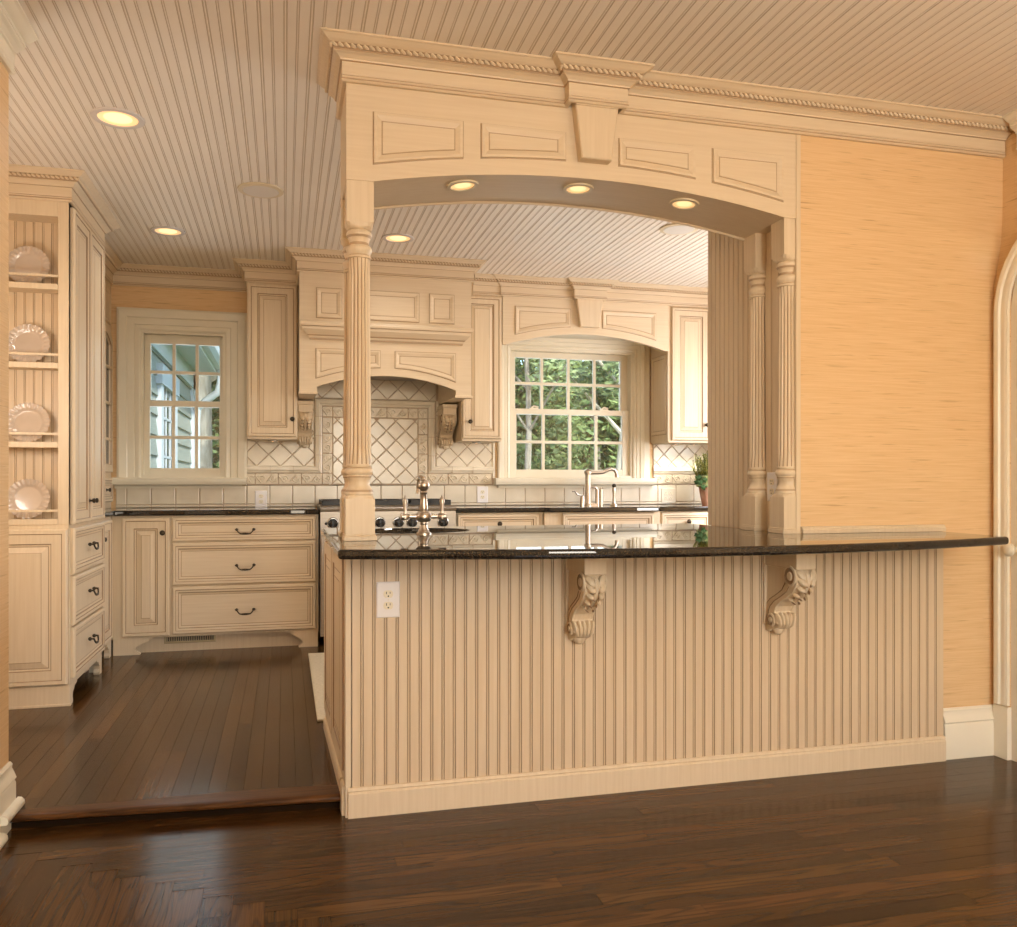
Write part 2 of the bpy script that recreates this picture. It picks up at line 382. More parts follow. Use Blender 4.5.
# ------------------------------------------------------------------ SETTING
# floors made of planks
def planks(name, polyx, along, w, z, clip=None, th=.02):
    x0, x1, y0, y1 = polyx; bm = bmesh.new(); uvl = bm.loops.layers.uv.new('plank'); cl = bm.loops.layers.color.new('tone')
    a0, a1, b0, b1 = (x0, x1, y0, y1) if along == 'X' else (y0, y1, x0, x1)
    b = b0; row = 0; rnd = random.Random(hash(name) % 7 + 3 if False else len(name))
    def quad(aa, ab, ba, bb):
        P = [(aa, ba), (ab, ba), (ab, bb), (aa, bb)]
        vs = [bm.verts.new((p[0], p[1], z) if along == 'X' else (p[1], p[0], z)) for p in P]
        f = bm.faces.new(vs if along == 'X' else vs[::-1]); t = rnd.uniform(.76, 1.16); g = rnd.uniform(.98, 1.02); ou, ov = rnd.uniform(0, 50), rnd.uniform(0, 50)
        for l in f.loops:
            c = l.vert.co; l[uvl].uv = ((c.x if along == 'X' else c.y) + ou, (c.y if along == 'X' else c.x) + ov)
            l[cl] = (min(t, 1.3) / 1.3, min(t * g, 1.3) / 1.3, min(t, 1.3) / 1.3, 1)
    while b < b1 - 1e-6:
        bb = min(b + w - .0010, b1); lo, hi = clip(b + w / 2) if clip else (a0, a1)
        a = lo - rnd.uniform(0, .9)
        while a < hi:
            e = a + rnd.uniform(.7, 1.5); s, t = max(a, lo), min(e - .001, hi)
            if t - s > .004: quad(s, t, b, bb)
            a = e
        b += w; row += 1
    me = bpy.data.meshes.new(name); bm.to_mesh(me); bm.free(); me.materials.append(M['oak'])
    return me
# dining: planks along X to the right of a stepped mitre, planks along Y to its left
W_ = .0615
def mitre_x(y):      # stepped diagonal edge
    k = math.floor((2.95 - y) / W_)
    return -.80 + .085 * k * .98
def join_floor(name, meshes, under, z):
    bm = bmesh.new()
    for me in meshes: bm.from_mesh(me)
    x0, x1, y0, y1 = under
    v = [bm.verts.new(p) for p in ((x0, y0, z - .003), (x1, y0, z - .003), (x1, y1, z - .003), (x0, y1, z - .003))]
    f = bm.faces.new(v); f.material_index = 1
    v2 = [bm.verts.new(p) for p in ((x0, y0, z - .04), (x1, y0, z - .04), (x1, y1, z - .04), (x0, y1, z - .04))]
    bm.faces.new(v2[::-1]).material_index = 1
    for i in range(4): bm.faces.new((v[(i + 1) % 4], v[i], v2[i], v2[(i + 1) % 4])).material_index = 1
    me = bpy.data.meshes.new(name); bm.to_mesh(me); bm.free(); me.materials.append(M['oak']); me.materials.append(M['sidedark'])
    o = bpy.data.objects.new(name, me); COL.objects.link(o); return struct(o)
nrow = 95; ytop = 2.95 + W_ * 3
mx_ = planks('dx', (-.9, 2.9, ytop - nrow * W_, ytop), 'X', W_, 0, clip=lambda y: (max(-.9, mitre_x(y)), 2.9))
def lefts(x):        # for planks along Y at column x: they end at the stepped mitre
    k = (x + .80) / .0833
    y = 2.95 - math.floor(k) * W_ if k > 0 else 2.95
    return (ytop - nrow * W_, min(y + 2.2 * W_, 2.96))
join_floor('floor', [mx_, planks('dining_y', (-.8833, 2.9, -2.8, 2.95), 'Y', .0833, -.0008, clip=lefts)], (-.95, 2.95, -2.85, 3.12), 0)
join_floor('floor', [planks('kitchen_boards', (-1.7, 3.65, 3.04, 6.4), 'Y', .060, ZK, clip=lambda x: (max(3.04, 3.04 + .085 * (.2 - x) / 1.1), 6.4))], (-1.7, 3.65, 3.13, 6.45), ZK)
mb = MB()
prof = [(0, .026), (.012, .026), (.020, .031), (.022, .038), (.020, .045), (.012, .0505), (0, .0515)]
ye = lambda x: 3.02 + .085 * (.2 - x) / 1.1
mb.loft([[(x, ye(x) - o, h) for o, h in prof] + [(x, ye(x) + .018, .0512), (x, 3.14, .0495), (x, 3.14, .026)] for x in (-.90, .195)])
mb.loft([[(x, ye(x) + .006, 0), (x, ye(x) + .006, .026), (x, 3.13, .026), (x, 3.13, 0)] for x in (-.90, .195)], 1)  # recessed strip coloured as the shadow below the nosing
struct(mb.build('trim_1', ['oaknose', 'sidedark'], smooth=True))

# ceiling: beaded boards running in depth
mb = MB(); fr = lambda u, v, d: (u, v, H - d)
beadboard(mb, -1.75, 3.7, -2.9, YB + .02, fr, pitch=.0408, dep=.0022, wide=2, gw=.0026)
mb.box(-1.75, -2.9, H + .005, 3.7, YB + .15, H + .05, 0)
struct(mb.build('ceiling', ['ceil', 'ceilg']))

def wallbox(name, boxes, mats):
    mb = MB()
    for b in boxes: mb.box(*b)
    return struct(mb.build(name, mats))
# kitchen back wall with two window openings
LW = (-.965, -.405, 1.165, 2.185); RW = (1.665, 2.690, 1.165, 2.17)
wallbox('wall_back', [(-1.75, YB, 0, LW[0], YB + .15, H), (LW[0], YB, 0, LW[1], YB + .15, LW[2]), (LW[0], YB, LW[3], LW[1], YB + .15, H),
                      (LW[1], YB, 0, RW[0], YB + .15, H), (RW[0], YB, 0, RW[1], YB + .15, RW[2]), (RW[0], YB, RW[3], RW[1], YB + .15, H), (RW[1], YB, 0, 3.75, YB + .15, H)], ['paper'])
wallbox('wall_left', [(-1.75, 3.22, 0, -1.66, YB, H)], ['paper'])
wallbox('wall_left', [(-.98, -2.9, 0, -.885, 3.16, H), (-1.75, 3.10, 0, -.98, 3.16, H)], ['paper'])
# kitchen right wall with a window (out of sight) that lets daylight in
wallbox('wall_right', [(3.62, 3.6, 0, 3.75, 4.3, H), (3.62, 5.5, 0, 3.75, YB, H), (3.62, 4.3, 0, 3.75, 5.5, 1.0), (3.62, 4.3, 2.2, 3.75, 5.5, H)], ['paper'])
# dividing wall to the right of the opening, and its beaded jamb
wallbox('wall_front', [(1.945, YW, 0, 2.95, 3.66, H), (2.95, 3.4, 0, 3.75, 3.66, H)], ['paper'])
mb = MB(); frj = lambda u, v, d: (1.93 - d, u, v)
beadboard(mb, 3.27, 3.667, CT, H, frj, pitch=.041, start=3.30)
beadboard(mb, YW, 3.27, CT, H, frj, pitch=.055, start=YW + .115)
mb.box(1.93 + .004, YW + .0, CT, 1.944, 3.667, H)
mb.box(1.93, YW - .002, CT, 1.945, YW + .01, CZ)
mb.box(1.9275, YW - .004, CT, 1.946, YW + .030, CZ)
struct(mb.build('trim_2', ['cream', 'glaze2']))
# dining room right wall, bulging slightly below the arch spring
mb = MB(); prof = [(2.856, 0), (2.856, 1.86), (2.862, 1.95), (2.885, 2.05), (2.90, 2.14), (2.906, 2.25), (2.91, H), (3.0, H), (3.0, 0)]
DY0, DY1 = 1.97, 2.86           # door opening in that wall
rings = [[(x, y, z) for x, z in prof] for y in (DY1, YW + .004)]
mb.loft(rings)
rings = [[(x, y, z) for x, z in prof] for y in (-2.9, DY0)]
mb.loft(rings)
mb.box(2.906, DY0, 2.13, 3.0, DY1, H)
struct(mb.build('wall_right', ['paper'], smooth=True))
# wall behind the camera, window opening with daylight
wallbox('wall_rear', [(-.98, -3.0, 0, .1, -2.85, H), (1.9, -3.0, 0, 3.0, -2.85, H), (.1, -3.0, 0, 1.9, -2.85, .5), (.1, -3.0, 2.3, 1.9, -2.85, H)], ['plaster'])

# arched door in the dining room right wall
dr = sempty('door_1', (2.85, 2.4, 0))
def archpath(y0, y1, ztop, r, z0=0, n=10):
    pts = [(y1, z0)]
    for k in range(n + 1):
        a = PI / 2 * k / n; pts.append((y1 - r + r * math.cos(a), ztop - r * 1.15 + r * 1.15 * math.sin(a)))
    for k in range(n + 1):
        a = PI / 2 + PI / 2 * k / n; pts.append((y0 + r + r * math.cos(a), ztop - r * 1.15 + r * 1.15 * math.sin(a)))
    pts.append((y0, z0)); return pts
mb = MB()
path = archpath(DY0, DY1, 2.13, .27, .22)
sweep(mb, path, [(0, .0), (0, .012), (.012, .016), (.03, .016), (.036, .024), (.052, .026), (.062, .020), (.064, 0)], lambda a, b, h: (2.856 - h, a, b), 1)
mb.build('casing', ['base'], dr, smooth=False)
mb = MB()
for a, b in ((DY1 - .004, DY1 + .070), (DY0 - .070, DY0 + .004)): mb.box(2.840, a, 0, 2.862, b, .215)
mb.build('plinth', ['base'], dr, bevel=.002)
mb = MB()
poly = archpath(DY0, DY1, 2.13, .27, 0)
o = len(mb.v)
mb.loft([[(2.862, y, z) for y, z in poly], [(2.90, y, z) for y, z in poly]])
for (y0, y1, z0, z1) in ((2.08, 2.38, .25, .95), (2.45, 2.75, .25, .95), (2.08, 2.38, 1.15, 1.8), (2.45, 2.75, 1.15, 1.8)):
    panel(mb, FXn(2.862), rect(y0, z0, y1, z1), mould_steps(), 0)
leaf = mb.build('door_leaf', ['doorw', 'doorw'], dr)
mb = MB(); mb.lathe([(.025, 0), (.025, -.006), (.010, -.010), (.010, -.035), (.024, -.045), (.028, -.058), (.020, -.068), (.004, -.072)], (2.862, 2.815, .86), 16, axis='X')
mb.build('door_knob', ['white'], leaf, smooth=True)

# baseboards
def baseboard(name, path, side, h=.2, z0=0, shoe=True, mat='base'):
    mb = MB(); t = .022
    prof = [(0, z0), (t, z0), (t, z0 + h * .66), (t - .004, z0 + h * .70), (t + .002, z0 + h * .74), (t - .006, z0 + h * .84), (.010, z0 + h * .90), (.012, z0 + h * .96), (.006, z0 + h), (0, z0 + h)]
    sweep(mb, path, prof, XYZ, side)
    return struct(mb.build(name, [mat], smooth=True))
baseboard('baseboard_left', [(-.885, -2.8), (-.885, 3.16)], 1, .205)
mb = MB()
sh = lambda z0: [(0, z0), (.018, z0), (.022, z0 + .008), (.020, z0 + .020), (.012, z0 + .028), (0, z0 + .030)]
sweep(mb, [(-.863, -2.8), (-.863, 3.0)], sh(0), XYZ, 1)
sweep(mb, [(-.863, 3.0), (-.863, 3.18)], sh(ZK), XYZ, 1)
struct(mb.build('trim_3', ['base'], smooth=True))
baseboard('baseboard_right', [(2.60, YW), (2.856, YW)], 1, .205)
mb = MB(); sweep(mb, [(2.856, 2.93), (2.856, -2.8)], [(o, z) for o, z in [(0, .0), (.02, 0), (.02, .15), (.006, .205), (0, .205)]], XYZ, 1)
#  (only the pieces clear of the door)
mb = MB(); mb.box(2.834, -2.8, 0, 2.856, DY0 - .08, .2); struct(mb.build('baseboard_right', ['base'], bevel=.004))
crown('trim_4', [(-.885, -2.8), (-.885, 3.17)], None, ('base', 'base'), 1, rope=False); struct(bpy.data.objects['trim_4'])
crown('trim_5', [(2.906, YW - .086), (2.906, -2.8)], None, ('base', 'base'), 1, rope=False); struct(bpy.data.objects['trim_5'])

# windows --------------------------------------------------------------
def window(name, op, cols, casing_w, sill_x, head_casing=True, glassx=None, locks=()):
    x0, x1, z0, z1 = op; w = sempty(name, ((x0 + x1) / 2, YB, z0))
    mb = MB(); cw = casing_w
    prof = [(0, 0), (0, .014), (.012, .018), (cw * .25, .014), (cw * .28, .020), (cw * .55, .022), (cw * .60, .030), (cw * .9, .034), (cw, .030), (cw, 0)]
    path = [(x1 - .004, z0 - .015), (x1 - .004, z1 - .004), (x0 + .004, z1 - .004), (x0 + .004, z0 - .015)]
    sweep(mb, path, prof, lambda a, b, h: (a, YB - h, b), 1)
    mb.build('casing', ['white'], w)
    mb = MB()                                   # jamb liner
    for b in ((x0, YB, z0, x0 + .02, YB + .15, z1), (x1 - .02, YB, z0, x1, YB + .15, z1), (x0 + .02, YB, z1 - .02, x1 - .02, YB + .15, z1), (x0 + .02, YB, z0, x1 - .02, YB + .17, z0 + .02)): mb.box(*b)
    mb.build('window_frame', ['white'], w)
    mb = MB(); a, b = sill_x
    mb.loft([[(x, YB - .075 + .0, 1.118), (x, YB - .068, 1.112), (x, YB, 1.112), (x, YB, 1.165), (x, YB - .072, 1.165), (x, YB - .080, 1.157), (x, YB - .080, 1.138)] for x in (a, b)])
    mb.box(a + .03, YB - .03, 1.090, b - .03, YB, 1.114)
    mb.build('sill', ['white'], w)
    gx0, gx1 = glassx; zm = 1.685; gz = (1.232, 2.107)
    for k, (za, zb, yy, ex) in enumerate(((z0 + .018, zm + .02, YB + .035, 0), (zm - .02, z1 - .018, YB + .075, .0))):
        sb = MB(); d = .035; g0 = gz[0] if k == 0 else zm + .022; g1 = zm - .022 if k == 0 else gz[1]
        sb.box(x0 + .018, yy, za, gx0, yy + d, zb); sb.box(gx1, yy, za, x1 - .018, yy + d, zb)
        sb.box(gx0, yy, za, gx1, yy + d, g0); sb.box(gx0, yy, g1, gx1, yy + d, zb)
        for c in range(1, cols):
            xc = gx0 + (gx1 - gx0) * c / cols; sb.box(xc - .011, yy + .004, g0, xc + .011, yy + d - .006, g1)
        zc = (g0 + g1) / 2; sb.box(gx0, yy + .005, zc - .011, gx1, yy + d - .007, zc + .011)
        s = sb.build('sash', ['white'], w, bevel=.002)
        gb = MB(); gb.box(gx0 - .004, yy + .018, g0 - .004, gx1 + .004, yy + .021, g1 + .004); gb.build('glass', ['glass'], s)
        if k == 0:
            for lx in locks:
                lb = MB(); lb.box(lx - .035, yy + .002, zm + .02, lx + .035, yy + .03, zm + .028); lb.tube([(lx - .02, yy + .012, zm + .03), (lx, yy + .012, zm + .042), (lx + .035, yy + .012, zm + .034)], .007, 8)
                lb.build('sash_lock', ['base'], s, smooth=True)
    return w
window('window_1', LW, 3, .150, (-1.155, -.262), glassx=(-.909, -.449))
window('window_2', RW, 4, .095, (1.545, 2.86), glassx=(1.736, 2.612), locks=(1.88, 2.46))
mb = MB()   # flat outer casing boards of the sink window
mb.box(2.75, YB - .02, 1.165, 2.825, YB, 2.30); mb.box(1.535, YB - .02, 1.165, 1.55, YB, 2.30)
mb.box(1.535, YU + .03, 2.25, 2.835, YB, 2.27)
struct(mb.build('trim_6', ['white'], bevel=.002))

# ------------------------------------------------------------------ PASS-THROUGH ARCH
XA0, XA1 = .2022, 1.93
def arch_z(x, xa=.2944, xb=1.879, z0=2.158, zp=2.236):
    t = (x - (xa + xb) / 2) / ((xb - xa) / 2); t = max(-1, min(1, t))
    # circular segment
    s = zp - z0; c = (xb - xa) / 2; rr = (c * c + s * s) / (2 * s)
    return zp - rr + math.sqrt(rr * rr - (t * c) ** 2)
ar = thing('arched_header', 'cream arched wooden header with raised panels and keystone spanning above the bar', 'arch', (1.07, 3.1, 2.16))
mb = MB(); NA = 40; xs = [XA0, .2944] + [.2944 + (1.879 - .2944) * k / NA for k in range(1, NA)] + [1.879, XA1]
lo = [(x, 2.158 if (x <= .2944 or x >= 1.879) else arch_z(x)) for x in xs]
poly = lo + [(XA1, H), (XA0, H)]
yb = 3.2546
mb.loft([[(x, YW, z) for x, z in poly], [(x, yb, z) for x, z in poly]])
mb.build('frieze', ['creamh'], ar)
# thin bead at both lower arrises of the soffit
for yy, s in ((yb, 1),):
    tb = MB(); pts = [(x, yy - .004, arch_z(x) - .002) for x in xs[1:-1]]
    tb.tube(pts, .006, 6); tb.build('soffit_bead', ['creamh'], ar, smooth=True)
def archpanel(x0, x1, zt, drop):
    n = 8; pl = []
    for k in range(n + 1):
        x = x0 + (x1 - x0) * k / n; pl.append((x, arch_z(x, zp=2.236) + drop))
    return pl + [(x1, zt), (x0, zt)]
for (a, b) in ((.291, .608), (.668, .986), (1.187, 1.500), (1.566, 1.874)):
    pb = MB(); panel(pb, FY(YW), archpanel(a, b, 2.397, .056), mould_steps(.0035, .030, .009)); pb.build('raised_panel', ['creamh', 'glaze2'], ar)
kb = MB()
for (xa, xb, xc, xd, y0) in ((1.006, 1.173, 1.031, 1.146, .045),):
    f = [(xc, 2.293), (xd, 2.293), (xb, 2.50), (xa, 2.50)]
    panel(kb, FY(YW), f, [(0, 0, 0), (0, y0 - .004, 0), (.004, y0, 0)])
kb.box(1.008, YW - .050, CZ - .004, 1.171, YW - .01, CZ + .10)
kb.build('keystone', ['cream', 'glaze2'], ar)
cr = crown('crown_moulding', [(XA0, yb), (XA0, YW), (.992, YW), (.992, YW - .045), (1.187, YW - .045), (1.187, YW), (2.905, YW)], ar, side=1 if False else 1)
# crown on the kitchen side of the header
crown('crown_moulding', [(1.93, yb), (XA0 + .0, yb)], ar, side=1)

def can_light(x, y, z, r, label, grp, trim='cans', bulb='bulb', ang=0):
    t = thing('recessed_light', label, 'ceiling light', (x, y, z), grp)
    rot = Matrix.Rotation(ang, 3, 'Y')
    def lat(prof, m):
        b = MB(); rings = [[tuple(Vector((x, y, z)) + rot @ Vector((q * math.cos(2 * PI * k / 32), q * math.sin(2 * PI * k / 32), h))) for k in range(32)] for q, h in prof]
        b.loft(rings, cap0=False, cap1=False); return b
    lat([(r * .74, -.002), (r * .76, -.006), (r * .97, -.005), (r, -.001), (r, .002)], 0).build('trim_ring', [trim], t, smooth=True)
    lat([(r * .75, -.002), (r * .70, -.001), (r * .52, -.0012)], 0).build('reflector_glow', ['reflector_glow'], t, smooth=True)
    b = lat([(r * .52, -.0012), (r * .3, -.002), (.001, -.0022)], 0); b.build('lamp', [bulb], t, smooth=True)
    return t
can_light(-.659, 3.782, H, .104, 'large round recessed light glowing in the ceiling near the plate hutch', 'recessed ceiling lights')
can_light(-.668, 5.403, H, .098, 'round recessed light glowing in the ceiling in front of the left window', 'recessed ceiling lights')
can_light(.667, 5.206, H, .098, 'round recessed light glowing in the ceiling before the range hood', 'recessed ceiling lights')
for x, lab in ((.625, 'left end'), (1.068, 'middle'), (1.503, 'right end')):
    s = (arch_z(x + .02) - arch_z(x - .02)) / .04
    can_light(x, 3.05, arch_z(x) - .001, .058, 'small round light in the arch soffit at its ' + lab, 'soffit lights under the arch', 'cank', 'bulb2', -math.atan(s))
def speaker(x, y, label):
    t = thing('ceiling_speaker', label, 'speaker', (x, y, H), 'round ceiling speakers')
    b = MB(); b.lathe([(.088, -.004), (.09, -.009), (.112, -.006), (.114, 0)], (x, y, H), 32); b.build('rim', ['cank'], t, smooth=True)
    b = MB(); b.lathe([(.001, -.0105), (.06, -.0100), (.088, -.0095), (.089, -.004)], (x, y, H), 32); b.build('grille', ['grille'], t, smooth=True)
speaker(-.117, 4.528, 'round ceiling speaker in plain view between the left recessed lights and the arch')
speaker(2.235, 4.60, 'round ceiling speaker seen through the arch near its right column')

# ------------------------------------------------------------------ FLUTED COLUMNS
def column(x, y, label, half=False, grp='fluted columns carrying the arch'):
    t = thing('fluted_column', label, 'column', (x, y, CT), grp)
    clampx = (lambda mb: setattr(mb, 'v', [(min(v[0], 1.929), v[1], v[2]) for v in mb.v])) if half else (lambda mb: None)
    def sq(h, z0, z1, mb, ch=0):
        mb.box(x - h, y - h, z0, x + h, y + h, z1)
    hb = .046
    # top block with rounded shoulders
    mb = MB(); sq(hb, 2.018, 2.158, mb)
    def sqring(h, z, rnd):   # blend square to circle
        pts = []
        for k in range(32):
            a = 2 * PI * (k + .5) / 32; c, s_ = math.cos(a), math.sin(a); q = 1 / max(abs(c), abs(s_)); r_ = h * (q * (1 - rnd) + rnd * 1.0)
            pts.append((x + c * r_, y + s_ * r_, z))
        return pts
    mb.loft([sqring(hb, 2.018, 0), sqring(hb * .98, 2.006, .5), sqring(hb * .90, 1.998, 1)])
    clampx(mb); mb.build('top_block', ['cream'], t)
    mb = MB()
    cap = [(.036, 1.899), (.041, 1.901), (.041, 1.908), (.037, 1.912), (.042, 1.922), (.045, 1.931), (.042, 1.940), (.035, 1.945), (.033, 1.955), (.036, 1.966), (.039, 1.971), (.044, 1.978), (.045, 1.986), (.041, 1.994), (.036, 2.0)]
    mb.lathe(cap, (x, y, 0), 32, mfun=lambda i: 1 if i in (2, 7, 10) else 0); clampx(mb); mb.build('capital', ['cream', 'glaze2'], t, smooth=True)
    mb = MB(); rings = []; nf = 16; per = 8
    for k in range(13):
        z = 1.192 + (1.899 - 1.192) * k / 12; rr = .0415 - .0055 * k / 12
        ring = []
        for j in range(nf * per):
            a = 2 * PI * j / (nf * per); q = (j % per) / per; dpt = .0045 * max(0, math.sin(PI * min(1, q / .75))) if q < .75 else 0
            if k in (0, 12): dpt = 0
            ring.append((x + (rr - dpt) * math.cos(a), y + (rr - dpt) * math.sin(a), z))
        rings.append(ring)
    mb.loft(rings, mseg=lambda i, j: 1 if (j % per) in (2, 3) else 0)
    clampx(mb); mb.build('fluted_shaft', ['cream', 'glaze'], t, smooth=False)
    mb = MB()
    bs = [(.036, 1.086), (.049, 1.088), (.049, 1.096), (.046, 1.104), (.040, 1.112), (.036, 1.122), (.0365, 1.135), (.041, 1.146), (.043, 1.150), (.0425, 1.154), (.047, 1.160), (.049, 1.168), (.046, 1.177), (.041, 1.181), (.044, 1.186), (.0435, 1.192), (.036, 1.193)]
    mb.lathe(bs, (x, y, 0), 32, mfun=lambda i: 1 if i in (2, 7, 12) else 0); clampx(mb); mb.build('base_rings', ['cream', 'glaze2'], t, smooth=True)
    mb = MB(); hb2 = .0495
    mb.loft([sqring(hb2, 1.072, 0), sqring(hb2 * .98, 1.082, .4), sqring(hb2 * .93, 1.0885, 1)]); sq(hb2, CT + .02, 1.072, mb)
    clampx(mb); mb.build('base_block', ['cream'], t)
    mb = MB(); sq(hb2 + .006, CT, CT + .016, mb); sq(hb2 + .003, CT + .016, CT + .022, mb); clampx(mb); mb.build('plinth', ['cream'], t, bevel=.002)
yf, yk = 2.997, 3.207
column(.2495, yf, 'full height fluted cream column at the front left corner of the bar top')
column(.2495, yk, 'cream fluted column hidden almost wholly behind the front left column')
column(1.925, yf, 'half round fluted column at the front of the right jamb beside the outlet', True)
column(1.925, yk, 'half round fluted column deeper in the right jamb, farther from the wallpaper', True)

# ------------------------------------------------------------------ PENINSULA
IX0, IX1, IY = .2063, 2.592, 2.927
pen = thing('bar_peninsula', 'cream beadboard bar base standing on the dark oak floor', 'cabinet', (1.3, 3.3, 0))
mb = MB(); beadboard(mb, IX0 + .014, IX1, .09, .8995, FY(IY), pitch=.0397, start=IX0 + .041, dep=.0034, gw=.0034)
mb.box(IX1 - .0001, IY, 0, IX1 + .002, YW - .001, .8995); mb.box(IX0 + .014, IY + .006, .0, IX1, YW - .001, .8995)
mb.build('beadboard_panel', ['bead', 'beadg'], pen)
mb = MB()
mb.box(IX0 + .011, YW, 0.0, 1.925, 3.02, .8995); mb.box(IX0 + .011, 3.035, ZK + .001, 1.925, 3.84, .8995)
mb.build('cabinet_body', ['cream'], pen)
mb = MB()
sweep(mb, [(IX0, IY), (IX1 + .003, IY)], [(0, 0), (.014, 0), (.014, .080), (.009, .086), (.011, .091), (.006, .099), (0, .100)], XYZ, 1)
mb.build('base_moulding', ['cream'], pen)
xs_e = lambda y: .198 - (y - IY) * .026
fx = lambda u, v, d: (xs_e(u) - d, u, v)
mb = MB()
for (y0, y1, z0) in ((IY - .002, 3.02, 0), (3.035, 3.845, ZK + .001)):
    mb.loft([[(xs_e(y), y, z0), (IX0 + .010, y, z0), (IX0 + .010, y, .8995), (xs_e(y), y, .8995)] for y in (y0, y1)])
for (a, b) in ((2.985, 3.40), (3.43, 3.82)): panel(mb, fx, rect(a, .14, b, .875), [(0, 0, 0), (.001, .006, 1), (.004, .008, 0), (.050, .008, 0), (.054, .003, 1), (.066, .003, 0), (.070, .003, 1), (.095, .007, 0), (.099, .007, 1)])
mb.loft([[(xs_e(y) - .010, y, z0), (xs_e(y) + .004, y, z0), (xs_e(y) + .004, y, .10), (xs_e(y) - .006, y, .10), (xs_e(y) - .010, y, .092)] for y, z0 in ((3.04, ZK + .001), (3.845, ZK + .001))])
mb.loft([[(xs_e(y) - .010, y, 0), (xs_e(y) + .004, y, 0), (xs_e(y) + .004, y, .10), (xs_e(y) - .006, y, .10), (xs_e(y) - .010, y, .092)] for y in (IY + .02, 3.02)])
mb.build('end_panel', ['cream', 'glaze', 'glaze2'], pen)

# bar top with bowed front edge and sink cut-out
def slab(name, outline, hole, z0, z1, label, parent=None, mat='granite', bev=.012, loc=(0, 0, 0)):
    bm = bmesh.new(); vs = [bm.verts.new((x - loc[0], y - loc[1], z1 - loc[2])) for x, y in outline]; es = [bm.edges.new((vs[i], vs[(i + 1) % len(vs)])) for i in range(len(vs))]
    if hole:
        hs = [bm.verts.new((x - loc[0], y - loc[1], z1 - loc[2])) for x, y in hole]; es += [bm.edges.new((hs[i], hs[(i + 1) % len(hs)])) for i in range(len(hs))]
        bmesh.ops.triangle_fill(bm, edges=es, use_beauty=True)
    else: bm.faces.new(vs)
    bmesh.ops.recalc_face_normals(bm, faces=bm.faces)
    for f in bm.faces:
        if f.normal.z < 0: f.normal_flip()
    r_ = bmesh.ops.extrude_face_region(bm, geom=list(bm.faces))
    for v in [g for g in r_['geom'] if isinstance(g, bmesh.types.BMVert)]: v.co.z -= (z1 - z0)
    bmesh.ops.recalc_face_normals(bm, faces=bm.faces)
    me = bpy.data.meshes.new(name); bm.to_mesh(me); bm.free(); me.materials.append(M[mat])
    o = bpy.data.objects.new(name, me); COL.objects.link(o); o.location = loc
    b = o.modifiers.new('edge', 'BEVEL'); b.width = bev; b.segments = 4; b.limit_method = 'ANGLE'; b.angle_limit = R(60)
    return o
arc = []
for k in range(25):
    t = k / 24; x = .152 + (2.585 - .152) * t; arc.append((x, 2.575 + .012 * t - .195 * (1 - (2 * t - 1) ** 2)))
outl = arc + [(2.598, 2.945), (1.928, 2.945), (1.928, 3.666), (1.93, 3.668), (1.93, 3.85), (.152, 3.85)]
outl = arc + [(2.598, 2.945), (1.927, 2.945), (1.927, 3.85), (.152, 3.85)]
SX, SY, SRX, SRY = .50, 3.545, .25, .195
hole = [(SX + SRX * math.cos(2 * PI * k / 40), SY + SRY * math.sin(2 * PI * k / 40)) for k in range(40)]
o = slab('bar_countertop', outl, hole, .90, CT, '', loc=(1.3, 3.2, .90))
tag(o, 'polished black granite bar top with bowed front edge over the beadboard base', 'countertop')
mb = MB()
mb.lathe([(1.0, -.031), (1.03, -.031), (1.03, -.035), (1.0, -.035), (.985, -.13), (.85, -.185), (.3, -.20), (.12, -.2), (.12, -.196), (.3, -.195), (.83, -.18), (.965, -.125)], (0, 0, 0), 40)
mb.v = [(SX + v[0] * SRX, SY + v[1] * SRY, CT + v[2]) for v in mb.v]
sk = mb.build('bar_sink', ['sinkm'], None, (SX, SY, CT), smooth=True); tag(sk, 'dark oval sink let into the black bar top behind the faucet', 'sink')
# wooden ledge along the wall on the bar top
mb = MB(); sweep(mb, [(1.945, 2.944), (2.605, 2.944)], [(0, CT + .001), (.020, CT + .001), (.020, CT + .016), (.014, CT + .020), (.014, CT + .026), (0, CT + .028)], XYZ, 1)
o = mb.build('ledge_moulding', ['cream'], None, (2.2, 2.94, CT)); tag(o, 'thin cream wooden ledge strip lying on the bar top against the tan wallpaper', 'moulding')

